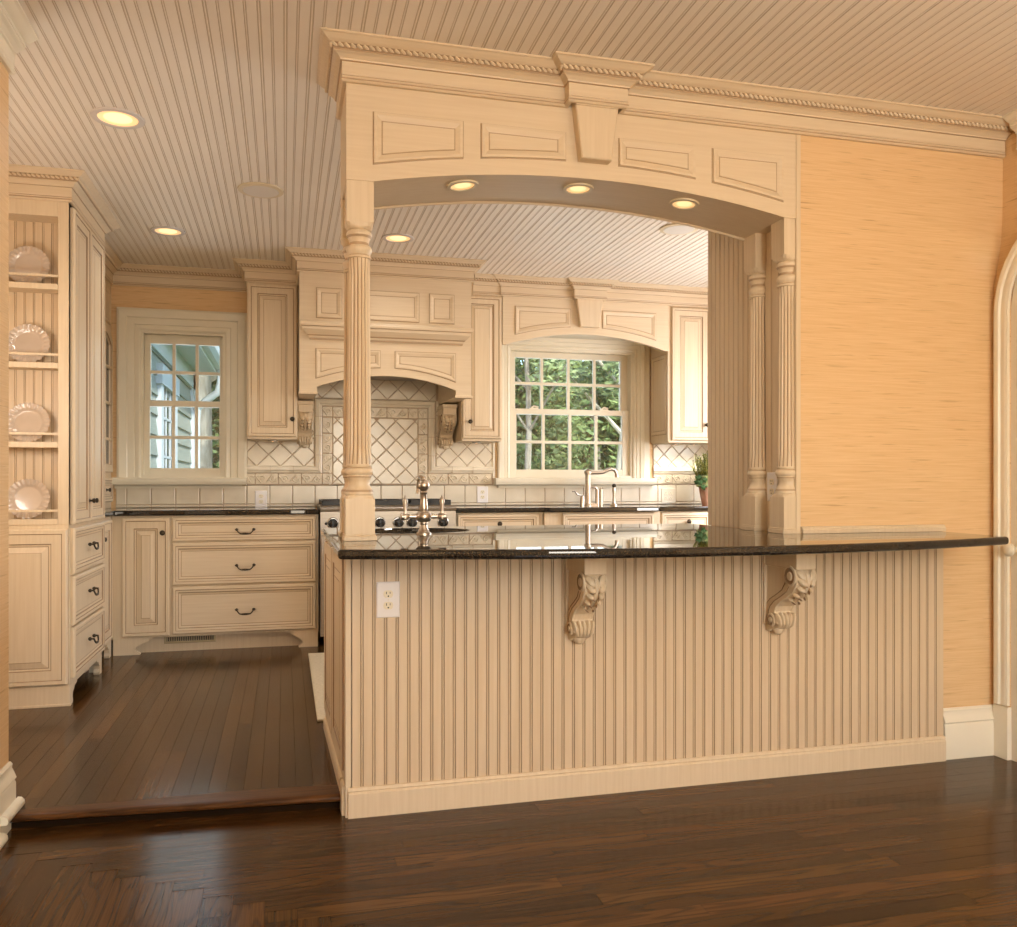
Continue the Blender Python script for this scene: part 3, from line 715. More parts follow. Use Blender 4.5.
# corbels -------------------------------------------------------------
def corbel(x0, w, yb_, proj, ztop, hgt, label, grp, cat='bracket'):
    t = thing('carved_corbel', label, cat, (x0 + w / 2, yb_, ztop - hgt), grp)
    X0, X1 = x0, x0 + w; P = proj; Hh = hgt
    def pt(u, v): return (yb_ - u * P, ztop - v * Hh)      # u outward 0..1, v downward 0..1
    mb = MB()
    mb.box(X0 - .006, yb_ - P - .004, ztop - .030 * Hh / .34, X1 + .006, yb_ - .001, ztop - .0005)
    mb.box(X0 - .001, yb_ - P + .006, ztop - .085 * Hh / .34, X1 + .001, yb_ - .001, ztop - .030 * Hh / .34)
    mb.build('abacus', ['cream'], t, bevel=.003)
    # S shaped body, side profile
    front = [(.90, .25), (.97, .32), (.96, .41), (.86, .50), (.68, .57), (.50, .63), (.37, .70), (.32, .76), (.34, .80), (.40, .84), (.42, .89), (.36, .94), (.24, .965), (.15, .975), (.12, 1.0), (0, 1.0)]
    mb = MB(); poly = [pt(0, .25)] + [pt(u, v) for u, v in front]
    n = len(poly)
    i_ = .10 * w
    mb.loft([[(X0 + i_, y, z) for y, z in poly], [(X1 - i_, y, z) for y, z in poly]])
    # side panels slightly inset: raised S bands on both sides
    for xs_, sg in ((X0, 1), (X1, -1)):
        band = [(u, v) for u, v in front[1:11]]
        outer = [pt(u, v) for u, v in band]; inner = [pt(max(.03, u - .20), v + .01) for u, v in band]
        a = [(xs_, y, z) for y, z in outer + inner[::-1]]; b = [(xs_ + sg * i_ * 1.2, y, z) for y, z in outer + inner[::-1]]
        mb.loft([a, b])
    # plain back plate
    mb.box(X0 - .004, yb_ - .012, ztop - Hh * .93, X1 + .004, yb_ - .0005, ztop - .02)
    mb.build('body', ['cream'], t, bevel=.0025)
    # volutes
    for (u, v, r_) in ((.80, .33, .075 * P / .2), (.24, .86, .050 * P / .2)):
        y, z = pt(u, v); r_ *= .45
        for xs_, sg in ((X0, -1), (X1, 1)):
            mb = MB(); mb.lathe([(r_ * 1.0, -sg * .003), (r_ * 1.0, sg * .004), (r_ * .8, sg * .006), (r_ * .72, sg * .003), (r_ * .45, sg * .003), (r_ * .40, sg * .007), (.001, sg * .009)], (xs_, y, z), 16, axis='X', mfun=lambda i: 1 if i in (2, 3) else 0)
            mb.build('volute', ['cream', 'glaze'], t, smooth=True)
    # incised glaze line following the S on the visible sides
    mb = MB()
    for xs_ in (X0 - .0005, X1 + .0005):
        mb.tube([(xs_, *pt(max(.04, u - .17), v + .005)) for u, v in front[1:9]], .0020, 5)
        mb.tube([(xs_ + (i_ if xs_ < X0 else -i_), *pt(max(.02, u - .36), v)) for u, v in front[2:8]], .0018, 5)
    mb.build('incised_line', ['glaze'], t)
    # acanthus leaf on the front
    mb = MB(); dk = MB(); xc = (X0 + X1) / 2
    spine = [(.99, .29), (1.02, .36), (.98, .44), (.86, .52), (.70, .58), (.56, .63)]
    mb.tube([(xc, *pt(u, v)) for u, v in spine], [w * .10, w * .14, w * .13, w * .11, w * .08, w * .04], 8)
    for k, (u, v) in enumerate(spine[:5]):
        for sg in (-1, 1):
            y, z = pt(u - .02, v + .02); rot = Matrix.Rotation(sg * .6, 3, 'Y') @ Matrix.Rotation(-.5 - .2 * k, 3, 'X')
            s_ = 1 - .12 * k
            mb.ball((xc + sg * w * .27, y, z), w * .17 * s_, w * .14 * s_, w * .34 * s_, n=8, k=6, M3=rot)
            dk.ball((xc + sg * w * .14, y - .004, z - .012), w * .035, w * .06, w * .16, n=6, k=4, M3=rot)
    # lower leaf roll
    for k in range(-2, 3):
        y, z = pt(.37, .855); mb.ball((xc + k * w * .19, y, z + .003 * (k % 2)), w * .125, .020 * P / .2, .030 * Hh / .34, n=10, k=6, M3=Matrix.Rotation(k * .12, 3, 'Y'))
    y, z = pt(.18, .965); mb.ball((xc, y, z), w * .30, .016 * P / .2, .024 * Hh / .34, n=10, k=6)
    mb.build('acanthus_leaf', ['cream'], t, smooth=True); dk.build('carving_glaze', ['glaze'], t, smooth=True)  # dark slivers of brown glaze between the leaf lobes
    return t
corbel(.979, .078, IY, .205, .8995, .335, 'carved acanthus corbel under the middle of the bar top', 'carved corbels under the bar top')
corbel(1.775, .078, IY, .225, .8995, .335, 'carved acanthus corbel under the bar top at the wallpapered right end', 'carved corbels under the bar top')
outlet((.341, IY, .730), 'Y', 'white electrical outlet on the beadboard below the bar top', w=.080, h=.122)
outlet((1.929, 3.110, 1.112), 'X', 'white electrical outlet on the jamb between the two right half columns')

# bar faucet ------------------------------------------------------------
fx_, fy_ = .520, 3.285
t = thing('bar_faucet', 'brushed nickel bridge faucet with two lever handles standing on the bar top', 'faucet', (fx_, fy_, CT))
mb = MB(); mb.lathe([(.030, CT), (.030, CT + .004), (.024, CT + .008), (.018, CT + .020), (.0135, CT + .036), (.0155, CT + .040), (.0145, CT + .046), (.012, CT + .048)], (fx_, fy_, 0), 24)
mb.lathe([(.012, .976), (.022, .978), (.030, .986), (.0315, .998), (.030, 1.008), (.022, 1.016), (.014, 1.019), (.016, 1.024), (.0165, 1.032), (.0135, 1.06), (.0130, 1.085), (.0170, 1.090), (.014, 1.095)], (fx_, fy_, 0), 24)
mb.build('body', ['nickel'], t, smooth=True)
mb = MB(); mb.lathe([(.011, 1.095), (.013, 1.100), (.021, 1.108), (.023, 1.118), (.020, 1.130), (.012, 1.138), (.005, 1.142), (.005, 1.146), (.009, 1.149), (.007, 1.155), (.001, 1.157)], (fx_, fy_, 0), 24)
mb.build('finial', ['nickel'], t, smooth=True)
mb = MB(); D = Vector((.045, .99, 0)).normalized()
sp = [(.0, 1.112), (.03, 1.130), (.07, 1.146), (.11, 1.150), (.145, 1.143), (.165, 1.125), (.172, 1.10), (.174, 1.085)]
mb.tube([(fx_ + D.x * a, fy_ + D.y * a, z) for a, z in sp], [.011, .0105, .010, .010, .010, .0105, .011, .014], 12)
mb.build('spout', ['nickel'], t, smooth=True)
for sg, nm in ((-1, 'l'), (1, 'r')):
    mb = MB(); mb.lathe([(.008, 0), (.010, sg * .03), (.009, sg * .055), (.013, sg * .06), (.014, sg * .085), (.010, sg * .09)], (fx_ + 0 * sg, fy_, .998), 16, axis='X')
    hx = fx_ + sg * .072
    a = mb.build('cross_arm', ['nickel'], t, smooth=True)
    mb = MB(); mb.lathe([(.013, .990), (.014, 1.003), (.007, 1.008), (.006, 1.02), (.0085, 1.045), (.0105, 1.058), (.0075, 1.068), (.0035, 1.073), (.0035, 1.078), (.001, 1.081)], (hx, fy_, 0), 16)
    mb.build('lever', ['nickel'], a, smooth=True)

# ------------------------------------------------------------------ PLATE HUTCH (left)
HY = 4.54; HE = 5.30
t = thing('plate_hutch', 'tall cream glazed hutch with open plate shelves on its end beside the left wall', 'hutch', (-1.33, 4.9, ZK)); hutch = t
fr = FY(HY); mb = MB()
mb.box(-1.655, HY + .13, .93, XL - .002, HE, CZ + .12)                 # upper carcass
mb.box(-1.655, HY + .002, .14, XL - .002, HE, .93)                    # lower carcass
mb.box(-1.655, HY, .925, -1.56, HY + .14, CZ + .12); mb.box(-1.058, HY, .925, XL, HY + .14, CZ + .12)     # stiles
mb.box(-1.56, HY, 2.412, -1.058, HY + .14, CZ + .12); mb.box(-1.56, HY, .925, -1.058, HY + .14, .948)
mb.box(-1.655, HY - .006, ZK + .0, XL + .004, HY + .04, .150)          # base board
mb.box(-1.655, HY - .010, ZK, XL + .008, HY + .02, .062)
mb.build('carcass', ['cream'], t, bevel=.0015)
mb = MB(); beadboard(mb, -1.56, -1.058, .93, 2.412, FY(HY + .125), pitch=.041); mb.build('beadboard_back', ['bead', 'glaze2'], t)
mb = MB(); panel(mb, FY(HY), rect(-1.60, .155, XL - .004, .905), door_steps(.004, 1, .020)); mb.build('end_panel', ['cream', 'glaze', 'glaze2'], t)
for zt in (2.085, 1.705, 1.323, .952):
    mb = MB(); mb.box(-1.56, HY + .002, zt - .022, -1.058, HY + .125, zt); mb.box(-1.56, HY - .003, zt - .026, -1.058, HY + .004, zt + .002)
    s = mb.build('shelf', ['cream'], t, bevel=.002)
    mb = MB(); mb.box(-1.56, HY + .004, zt + .036, -1.058, HY + .014, zt + .047); mb.build('plate_rail', ['cream'], s)
fx = FX(XL)
mb = MB(); mb.box(XL - .002, HY, .14, XL + .0, HE, CZ); mb.build('face_frame', ['cream'], t)
for (a, b, kn) in ((4.565, 4.925, 4.895), (4.932, 5.288, 4.962)):
    mb = MB(); panel(mb, fx, rect(a, .925, b, 2.468), door_steps(.004, .9)); d = mb.build('door', ['cream', 'glaze', 'glaze2'], t)
    knob(d, fx(kn, 1.035, .02), (1, 0, 0))
for (a, b) in ((.682, .908), (.434, .672), (.178, .424)):
    mb = MB(); panel(mb, fx, rect(4.565, a, 5.288, b), drawer_steps()); d = mb.build('drawer', ['cream', 'glaze', 'glaze2'], t); bail(d, fx, 4.927, (a + b) / 2 + .008, .10)
for (a, b, s) in ((HY, 4.74, 1), (HE - .16, HE - .002, -1)):
    mb = MB()
    poly = [(0, 0), (.055, 0), (.06, .012), (.052, .03), (.056, .05), (.08, .065), (.085, .075), (.12, .082), (.13, .098), (0, .098)]
    L = abs(b - a) / .14 * .9
    pl = [((a + u * L) if s > 0 else (b - u * L), ZK + v) for u, v in poly]
    mb.prism(pl, fx, -.03, .002)
    mb.build('bracket_foot', ['cream'], t)
crown('crown_moulding', [(-1.655, HY), (XL, HY), (XL, HE), (-1.12, HE)], t)

# plates
def scallop_plate(loc, label, src=None):
    if src: o = src.copy(); COL.objects.link(o); o.location = loc; o['label'] = label; return o
    mb = MB(); n = 96; rings = []
    prof = [(.002, .006), (.055, .006), (.062, .007), (.068, .012), (.078, .015), (.094, .019), (.0985, .020), (.0965, .0165), (.08, .010), (.066, .004), (.055, 0), (.002, 0)]
    for i, (r_, h) in enumerate(prof):
        ring = []
        for k in range(n):
            a = 2 * PI * k / n; e = abs(math.sin(a * 12)); rr = r_; hh = h
            if r_ > .075: rr = r_ * (1 - .045 * (1 - e) ** 1.5 * ((r_ - .07) / .028))
            if .07 < r_ < .097 and i < 6: hh = h + .0022 * math.sin(a * 24) 
            ring.append((rr * math.cos(a), -hh, rr * math.sin(a)))
        rings.append(ring)
    mb.loft(rings)
    o = mb.build('ceramic_plate', ['plate'], None, (0, 0, 0), smooth=True)
    o.location = loc; o.rotation_euler = (R(-9), 0, 0); tag(o, label, 'plate', 'scalloped plates on the hutch shelves'); return o
PL = [(2.085, 'pinkish beige scalloped plate on the topmost hutch shelf'), (1.705, 'pinkish beige scalloped plate on the second hutch shelf from the top'),
      (1.323, 'pinkish beige scalloped plate on the third hutch shelf from the top'), (.952, 'pinkish beige scalloped plate on the lowest hutch shelf')]
p0 = None
for z, lab in PL:
    q = scallop_plate((-1.207, HY + .083, z + .0965), lab, p0); p0 = p0 or q

# corner base cabinet (faces +X) and corner glass cabinet
XC = -1.045
t = thing('corner_base_cabinet', 'narrow cream base cabinet between the plate hutch and the drawer cabinet', 'cabinet', (-1.3, 5.5, ZK))
mb = MB(); mb.box(-1.655, HE + .002, .15, XC, YF - .002, .922); mb.box(-1.655, HE + .002, ZK, XC - .05, YF - .002, .15); mb.build('carcass', ['cream'], t)
mb = MB(); panel(mb, FX(XC), rect(5.325, .175, 5.70, .905), door_steps(.004, .9)); d = mb.build('door', ['cream', 'glaze', 'glaze2'], t); knob(d, (XC + .02, 5.375, .80), (1, 0, 0))
mb = MB(); poly = [(0, 0), (.055, 0), (.06, .012), (.052, .03), (.056, .05), (.08, .065), (.085, .075), (.12, .082), (.13, .098), (0, .098)]
mb.prism([(5.775 - u * 1.1, ZK + v) for u, v in poly], FX(XC), -.03, .0); mb.build('bracket_foot', ['cream'], t); mb = MB(); mb.prism([(HE + .004 + u, ZK + v) for u, v in poly], FX(XC), -.03, .0)
mb.build('bracket_foot', ['cream'], t)

XG = -1.150
t = thing('glass_door_cabinet', 'narrow cream corner cabinet with arched glass door standing on the counter', 'cabinet', (-1.4, 5.9, CK))
mb = MB(); mb.box(-1.655, HE + .003, CK + .001, XG, YB - .003, CZ + .12)
mb.build('carcass', ['cream'], t)
fx = FX(XG); mb = MB()
y0, y1, z0, z1 = 5.86, 6.31, 1.20, 2.17
outer = [(y0, z0), (y1, z0), (y1, z1 - .08)] + [(y1 - (y1 - y0) * k / 8, z1 - .08 + .08 * math.sin(PI * k / 8)) for k in range(1, 8)] + [(y0, z1 - .08)]
panel(mb, fx, outer, [(0, 0, 0), (0, .016, 0), (.004, .020, 0), (.050, .020, 0), (.054, .014, 1), (.056, .004, 0)], 2)
yc = (y0 + y1) / 2
mb.box(XG + .004, yc - .009, z0 + .05, XG + .018, yc + .009, z1 - .05)
for z in (1.42, 1.66, 1.90): mb.box(XG + .004, y0 + .05, z - .009, XG + .017, y1 - .05, z + .009)
d = mb.build('glass_door', ['cream', 'glaze', 'extglass'], t); knob(d, (XG + .018, y0 + .03, 1.30), (1, 0, 0))
mb = MB(); panel(mb, fx, rect(y0, 1.0, y1, 1.165), drawer_steps()); d = mb.build('drawer', ['cream', 'glaze', 'glaze2'], t); knob(d, (XG + .02, yc, 1.082), (1, 0, 0))
mb = MB(); panel(mb, fx, rect(y0, 2.20, y1, 2.44), mould_steps()); mb.build('frieze_panel', ['cream', 'glaze2'], t)
o = crown('trim_7', [(XG, HE + .1), (XG, YB), (-.262, YB)], None, side=1); struct(o)

# ------------------------------------------------------------------ BACK BASE CABINETS
def foot_poly(x, s, k=1.0):
    p = [(0, 0), (.19, 0), (.195, .006), (.155, .03), (.16, .048), (.19, .058), (.2, .07), (.245, .078), (.255, .092), (.275, .098), (.275, .11), (0, .11)]
    return [(x + s * u * k, ZK + v) for u, v in p]
t = thing('drawer_cabinet', 'cream base cabinet with three wide drawers and one narrow door under the left window', 'cabinet', (-.4, 6.05, ZK))
mb = MB(); mb.box(XC + .002, YF, .155, .215, YB - .003, .922); mb.box(XC + .002, YF + .07, ZK, .215, YB - .003, .155); mb.build('carcass', ['cream'], t)
fr = FY(YF)
mb = MB(); panel(mb, fr, rect(-.983, .165, -.703, .912), door_steps(.005, 1)); d = mb.build('door', ['cream', 'glaze', 'glaze2'], t); knob(d, (-.742, YF - .02, .815), (0, -1, 0), r=.017)
for (a, b, h) in ((.757, .912, .825), (.480, .748, .595), (.170, .471, .31)):
    mb = MB(); panel(mb, fr, rect(-.688, a, .200, b), drawer_steps(.005)); d = mb.build('drawer', ['creamh', 'glaze', 'glaze2'], t); bail(d, fr, -.245, h, .105)
for pl in (foot_poly(XC + .01, 1, .82), foot_poly(.212, -1, .64)):
    mb = MB(); mb.prism(pl, fr, -.025, .001); mb.build('bracket_foot', ['cream'], t)
# register grille in the toe board
t = thing('floor_register', 'small brass vent grille in the toe board below the drawer cabinet', 'vent', (-.59, YF + .069, .1))
mb = MB(); g = (-.745, .100, -.430, .156); yv = YF + .069
panel(mb, FY(yv), rect(*g), [(0, 0, 0), (0, .004, 0), (.004, .006, 0), (.014, .006, 0), (.016, .001, 1)], 1); mb.build('frame', ['vent', 'slot'], t)
mb = MB()
for k in range(26):
    x = -.725 + .275 * k / 25; mb.box(x - .002, yv - .005, .115, x + .002, yv - .001, .141)
mb.build('fins', ['vent'], t)

# counters
def counter(name, outline, label, bev=.008):
    cx = sum(p[0] for p in outline) / len(outline); cy = sum(p[1] for p in outline) / len(outline)
    o = slab(name, outline, None, .9225, CK, '', bev=bev, loc=(cx, cy, .9225)); return tag(o, label, 'countertop')
counter('countertop', [(-1.655, HE + .002), (-1.02, HE + .002), (-1.02, 5.745), (.222, 5.745), (.222, YB - .012), (-1.655, YB - .012)], 'black granite countertop below the left window, running into the corner')
counter('countertop', [(1.128, 5.745), (1.76, 5.745), (1.79, 5.70), (2.61, 5.70), (2.64, 5.745), (3.6, 5.745), (3.6, YB - .012), (1.128, YB - .012)], 'black granite countertop holding the kitchen faucet below the wider window')

def base_unit(x0, x1, yf, label, drawer, knobx=None, post=None, name='base_cabinet'):
    t = thing(name, label, 'cabinet', ((x0 + x1) / 2, 6.0, ZK)); mb = MB()
    mb.box(x0, yf, .155, x1, YB - .003, .922); mb.box(x0, yf + .07, ZK, x1, YB - .003, .155); mb.build('carcass', ['cream'], t)
    f = FY(yf); a, b = drawer
    mb = MB(); panel(mb, f, rect(a, .765, b, .912), drawer_steps(.005)); d = mb.build('drawer', ['creamh', 'glaze', 'glaze2'], t)
    if knobx: knob(d, (knobx, yf - .02, .845), (0, -1, 0), r=.018)
    n = 2 if b - a > .5 else 1
    for k in range(n):
        mb = MB(); u0 = a + (b - a) * k / n + .003; u1 = a + (b - a) * (k + 1) / n - .003
        panel(mb, f, rect(u0, .17, u1, .755), door_steps(.005, .9)); d = mb.build('door', ['cream', 'glaze', 'glaze2'], t); knob(d, ((u1 - .03) if k == 0 else (u0 + .03), yf - .02, .70), (0, -1, 0))
    return t
base_unit(1.132, 1.76, YF, 'cream base cabinet with a knobbed drawer immediately beside the range', (1.145, 1.728), 1.44)
base_unit(1.765, 2.64, YF - .035, 'cream sink base cabinet with a plain false drawer front below the kitchen faucet', (1.89, 2.585))
base_unit(2.645, 3.6, YF, 'cream base cabinet with a knobbed drawer nearest the potted plant', (2.66, 3.06), 2.87)

# ------------------------------------------------------------------ RANGE
t = thing('gas_range', 'stainless steel gas range with black knobs under the arched hood', 'range', (.68, 6.0, ZK))
X0, X1 = .226, 1.124; yr = 5.715
mb = MB(); mb.box(X0, yr + .02, .12, X1, YB - .02, .945); mb.build('body', ['steel'], t, bevel=.002)
mb = MB(); mb.loft([[(x, yr + .05, .978), (x, yr - .005, .978), (x, yr - .022, .970), (x, yr - .028, .958), (x, yr - .022, .946), (x, yr + .0, .938), (x, yr + .05, .938)] for x in (X0, X1)])
mb.box(X0, yr + .05, .945, X1, YB - .02, .975); mb.build('cooktop', ['steel'], t, smooth=True)
mb = MB(); mb.box(X0, yr - .002, .800, X1, yr + .02, .940); mb.box(X0 + .004, yr - .004, .868, X1 - .004, yr, .870, 0); mb.build('control_panel', ['steel'], t)
for kx in (.305, .455, .612, .735, .825, 1.035):
    mb = MB(); mb.lathe([(.038, 0), (.039, -.005), (.034, -.010)], (kx, yr - .002, .864), 20, axis='Y', m=1)
    mb.lathe([(.032, -.008), (.031, -.030), (.026, -.034), (.001, -.035)], (kx, yr - .002, .864), 20, axis='Y', m=0); mb.box(kx - .005, yr - .045, .842, kx + .005, yr - .030, .888, 0)
    mb.build('knob', ['blackplastic', 'chrome'], t, smooth=True)
mb = MB(); mb.lathe([(.009, 0), (.009, -.012), (.001, -.013)], (.262, yr - .002, .862), 12, axis='Y'); mb.build('igniter_button', ['blackplastic'], t)
mb = MB(); mb.box(X0 + .006, yr - .022, .20, X1 - .006, yr + .018, .790); mb.box(X0 + .15, yr - .024, .36, X1 - .15, yr - .021, .66, 1)
d = mb.build('oven_door', ['steel', 'extglass'], t, bevel=.003)
mb = MB(); mb.tube([(X0 + .06, yr - .075, .735), (X1 - .06, yr - .075, .735)], .013, 12)
for x in (X0 + .10, X1 - .10): mb.tube([(x, yr - .02, .735), (x, yr - .075, .735)], .009, 8)
mb.build('door_handle', ['steel'], d, smooth=True)
for k in range(3):
    mb = MB(); a = X0 + .012 + (X1 - X0 - .024) * k / 3; b = X0 + .012 + (X1 - X0 - .024) * (k + 1) / 3 - .006
    for y in (yr + .075, YB - .075): mb.box(a, y, .978, b, y + .014, 1.012)
    for y in (yr + .2, yr + .32, yr + .44): mb.box(a, y, .998, b, y + .012, 1.012)
    for x in (a, (a + b) / 2 - .006, b - .012): mb.box(x, yr + .075, .990, x + .012, YB - .062, 1.012)
    for (x, y) in ((a + .15, yr + .19), (a + .15, yr + .46)): mb.lathe([(.045, .978), (.045, .985), (.035, .992), (.001, .993)], (x, y, 0), 16)
    mb.build('burner_grate', ['iron'], t, bevel=.002)
mb = MB()
for x in (X0 + .05, X1 - .05):
    for y in (yr + .1, YB - .1): mb.lathe([(.02, ZK), (.02, .12)], (x, y, 0), 12)
mb.build('feet', ['steel'], t)

# ------------------------------------------------------------------ HOOD
HX0, HX1 = .092, 1.220
t = thing('range_hood', 'large cream mantel hood with panels and arched opening above the range', 'hood', (.65, 6.0, 1.71))
def hood_arch(x): 
    c = (.20 + 1.115) / 2; hw = (1.115 - .20) / 2; u = max(-1, min(1, (x - c) / hw)); s = .083; rr = (hw * hw + s * s) / (2 * s)
    return 1.833 - rr + math.sqrt(rr * rr - (u * hw) ** 2)
mb = MB(); xs = [.20 + (1.115 - .20) * k / 28 for k in range(29)]
low = [(HX0, 1.712), (.20, 1.712)] + [(x, hood_arch(x)) for x in xs] + [(1.115, 1.712), (HX1, 1.712)]
poly = low + [(HX1, CZ + .12), (HX0, CZ + .12)]
mb.loft([[(x, YH, z) for x, z in poly], [(x, YH + .03, z) for x, z in poly]])
mb.box(HX0, YH + .03, 1.712, HX0 + .108, YB - .013, CZ + .12); mb.box(HX1 - .105, YH + .03, 1.712, HX1, YB - .013, CZ + .12)
mb.box(HX0 + .1, YH + .03, 1.90, HX1 - .1, YB - .013, 2.0); 
mb.build('body', ['creamh'], t)
mb = MB(); mb.box(HX0 + .12, YH + .04, 1.885, HX1 - .12, YB - .02, 1.899); mb.build('vent_liner', ['steel'], t)
for x in (HX0 + .054, HX1 - .052):
    mb = MB(); mb.box(x - .060, YH - .006, 1.700, x + .060, YH + .06, 1.716); mb.build('foot_cap', ['cream'], t, bevel=.003)
mb = MB()
led = [(0, 2.050), (.012, 2.050), (.014, 2.062), (.020, 2.066), (.022, 2.075), (.032, 2.082), (.045, 2.094), (.062, 2.112), (.064, 2.128), (.074, 2.132), (.078, 2.145), (.074, 2.158), (.050, 2.166), (0, 2.168)]
lm = [0, 1, 0, 0, 1, 0, 0, 0, 1, 0, 0, 0, 0, 0]
mb.loft([[(HX0 + (.078 - o) * .95, YH - o, h) for o, h in led], [(HX1 - (.078 - o) * .95, YH - o, h) for o, h in led]], mseg=lambda i, j: lm[j])
mb.build('mantel_moulding', ['creamh', 'glaze2'], t)
for (a, b) in ((.196, .363), (.412, .868), (.932, 1.105)):
    mb = MB(); panel(mb, FY(YH), rect(a, 2.192, b, 2.392), mould_steps(.005, .032, .009)); mb.build('raised_panel', ['creamh', 'glaze2'], t)
for (a, b) in ((.192, .612), (.702, 1.115)):
    n = 8; pl = [(a + (b - a) * k / n, hood_arch(a + (b - a) * k / n) + .050) for k in range(n + 1)] + [(b, 2.0), (a, 2.0)]
    mb = MB(); panel(mb, FY(YH), pl, mould_steps(.005, .032, .009)); mb.build('raised_panel', ['creamh', 'glaze2'], t)
crown('crown_moulding', [(HX0, YB - .3), (HX0, YH), (HX1, YH), (HX1, YB - .3)], t)
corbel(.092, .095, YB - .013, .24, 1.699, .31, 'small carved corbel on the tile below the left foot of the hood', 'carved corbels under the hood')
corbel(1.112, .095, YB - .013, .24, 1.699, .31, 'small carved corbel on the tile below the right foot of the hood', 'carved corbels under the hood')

# ------------------------------------------------------------------ UPPER CABINETS
def upper(x0, x1, z0, label, doors, crownpath, knobs, sidepanel=None, ztop=CZ + .12):
    t = thing('wall_cabinet', label, 'cabinet', ((x0 + x1) / 2, YB, z0))
    mb = MB(); mb.box(x0, YU, z0, x1, YB - .001, ztop); mb.box(x0 + .004, YU - .004, z0 - .012, x1 - .004, YB - .016, z0); mb.build('carcass', ['cream'], t)
    for (a, b), kx in zip(doors, knobs):
        mb = MB(); panel(mb, FY(YU), rect(a, z0 + .004, b, 2.472), door_steps(.005, .9 if b - a > .3 else .78)); d = mb.build('door', ['cream', 'glaze', 'glaze2'], t)
        knob(d, (kx, YU - .02, z0 + .125), (0, -1, 0), r=.016)
    if sidepanel:
        mb = MB(); panel(mb, FXn(x0), rect(YU + .03, z0 + .05, YB - .03, 2.12), mould_steps(.005, .03)); mb.build('end_panel', ['cream', 'glaze2'], t)
    if crownpath: crown('crown_moulding', crownpath, t)
    return t
upper(-.246, .086, 1.437, 'tall narrow cream wall cabinet between the left window and the hood', [(-.240, .080)], [(-.246, YB - .01), (-.246, YU), (.092, YU)], (.050,))
upper(1.228, 1.528, 1.442, 'narrow cream wall cabinet between the hood and the wider window', [(1.232, 1.520)], None, (1.285,))
upper(2.838, 3.60, 1.450, 'cream wall cabinet standing right of the sink window beside its valance', [(2.862, 3.185), (3.19, 3.55)], None, (3.148, 3.22), sidepanel=True)
# under-cabinet lamps
for i, (x, lab) in enumerate(((-.08, 'below the wall cabinet left of the hood'), (1.37, 'below the wall cabinet right of the hood'), (2.97, 'below the right wall cabinet, nearer the window'), (3.13, 'below the right wall cabinet, nearer the plant'))):
    mb = MB(); zb_ = (1.437, 1.442, 1.45, 1.45)[i] - .0125
    mb.lathe([(.032, 0), (.032, -.006), (.026, -.008)], (x, 6.18, zb_), 16, m=0); mb.lathe([(.026, -.007), (.001, -.0085)], (x, 6.18, zb_), 16, m=1)
    o = mb.build('puck_light', ['steel', 'under'], None, (x, 6.18, zb_)); tag(o, 'small glowing puck light ' + lab, 'lamp', 'under-cabinet puck lights')

# valance over the sink window
VX0, VX1 = 1.530, 2.836
t = thing('window_valance', 'cream arched wooden valance with keystone above the sink window', 'valance', (2.18, YU, 2.13))
def val_arch(x):
    c = (VX0 + VX1) / 2; hw = (VX1 - VX0) / 2 - .03; u = max(-1, min(1, (x - c) / hw)); s = .098; rr = (hw * hw + s * s) / (2 * s)
    return 2.232 - rr + math.sqrt(rr * rr - (u * hw) ** 2)
mb = MB(); xs = [VX0 + .03 + (VX1 - VX0 - .06) * k / 30 for k in range(31)]
poly = [(VX0, 2.134)] + [(x, val_arch(x)) for x in xs] + [(VX1, 2.134), (VX1, CZ + .12), (VX0, CZ + .12)]
mb.loft([[(x, YU - .012, z) for x, z in poly], [(x, YU + .02, z) for x, z in poly]]); mb.build('frieze', ['creamh'], t)
for (a, b) in ((1.620, 2.050), (2.295, 2.735)):
    n = 8; pl = [(a + (b - a) * k / n, val_arch(a + (b - a) * k / n) + .052) for k in range(n + 1)] + [(b, 2.418), (a, 2.418)]
    mb = MB(); panel(mb, FY(YU - .012), pl, mould_steps(.005, .034, .009)); mb.build('raised_panel', ['creamh', 'glaze2'], t)
mb = MB(); panel(mb, FY(YU - .012), [(2.112, 2.283), (2.262, 2.283), (2.290, 2.50), (2.082, 2.50)], [(0, 0, 0), (0, .040, 0), (.004, .044, 0)]); mb.box(2.085, YU - .06, CZ - .004, 2.288, YU - .02, CZ + .1)
mb.build('keystone', ['cream'], t)
crown('crown_moulding', [(1.31, YU), (VX0 - .002, YU), (VX0 - .002, YU - .012), (2.075, YU - .012), (2.075, YU - .057), (2.298, YU - .057), (2.298, YU - .012), (VX1, YU - .012), (VX1, YU - .002), (3.60, YU - .002)], t)

# ------------------------------------------------------------------ BACKSPLASH
t = thing('tile_backsplash', 'cream tiled backsplash with diamond fields and relief borders on the back wall', 'backsplash', (.7, YB, CK))
mb = MB(); yt = YB - .001
for r_ in ((-1.12, CK, 3.62, 1.114), (-.262, 1.10, 1.55, 1.46), (.09, 1.46, 1.226, 1.90), (2.86, 1.10, 3.62, 1.46)):
    mb.box(r_[0], yt - .006, r_[1] + .001, r_[2], yt, r_[3])
mb.build('grout_bed', ['grout'], t)
def ctile(mb, poly, h=.010, b=.003, g=.0022):
    A = abs(sum(poly[i][0] * poly[(i + 1) % len(poly)][1] - poly[(i + 1) % len(poly)][0] * poly[i][1] for i in range(len(poly)))) / 2
    if A < .0004: return
    per = sum((Vector(poly[i]) - Vector(poly[(i + 1) % len(poly)])).length for i in range(len(poly)))
    k = min(1, (2 * A / per) / (g + b) * .6)
    panel(mb, FY(yt), poly, [(g * k, 0.004, 0), (g * k, h - .003, 0), ((g + b) * k, h, 0)])
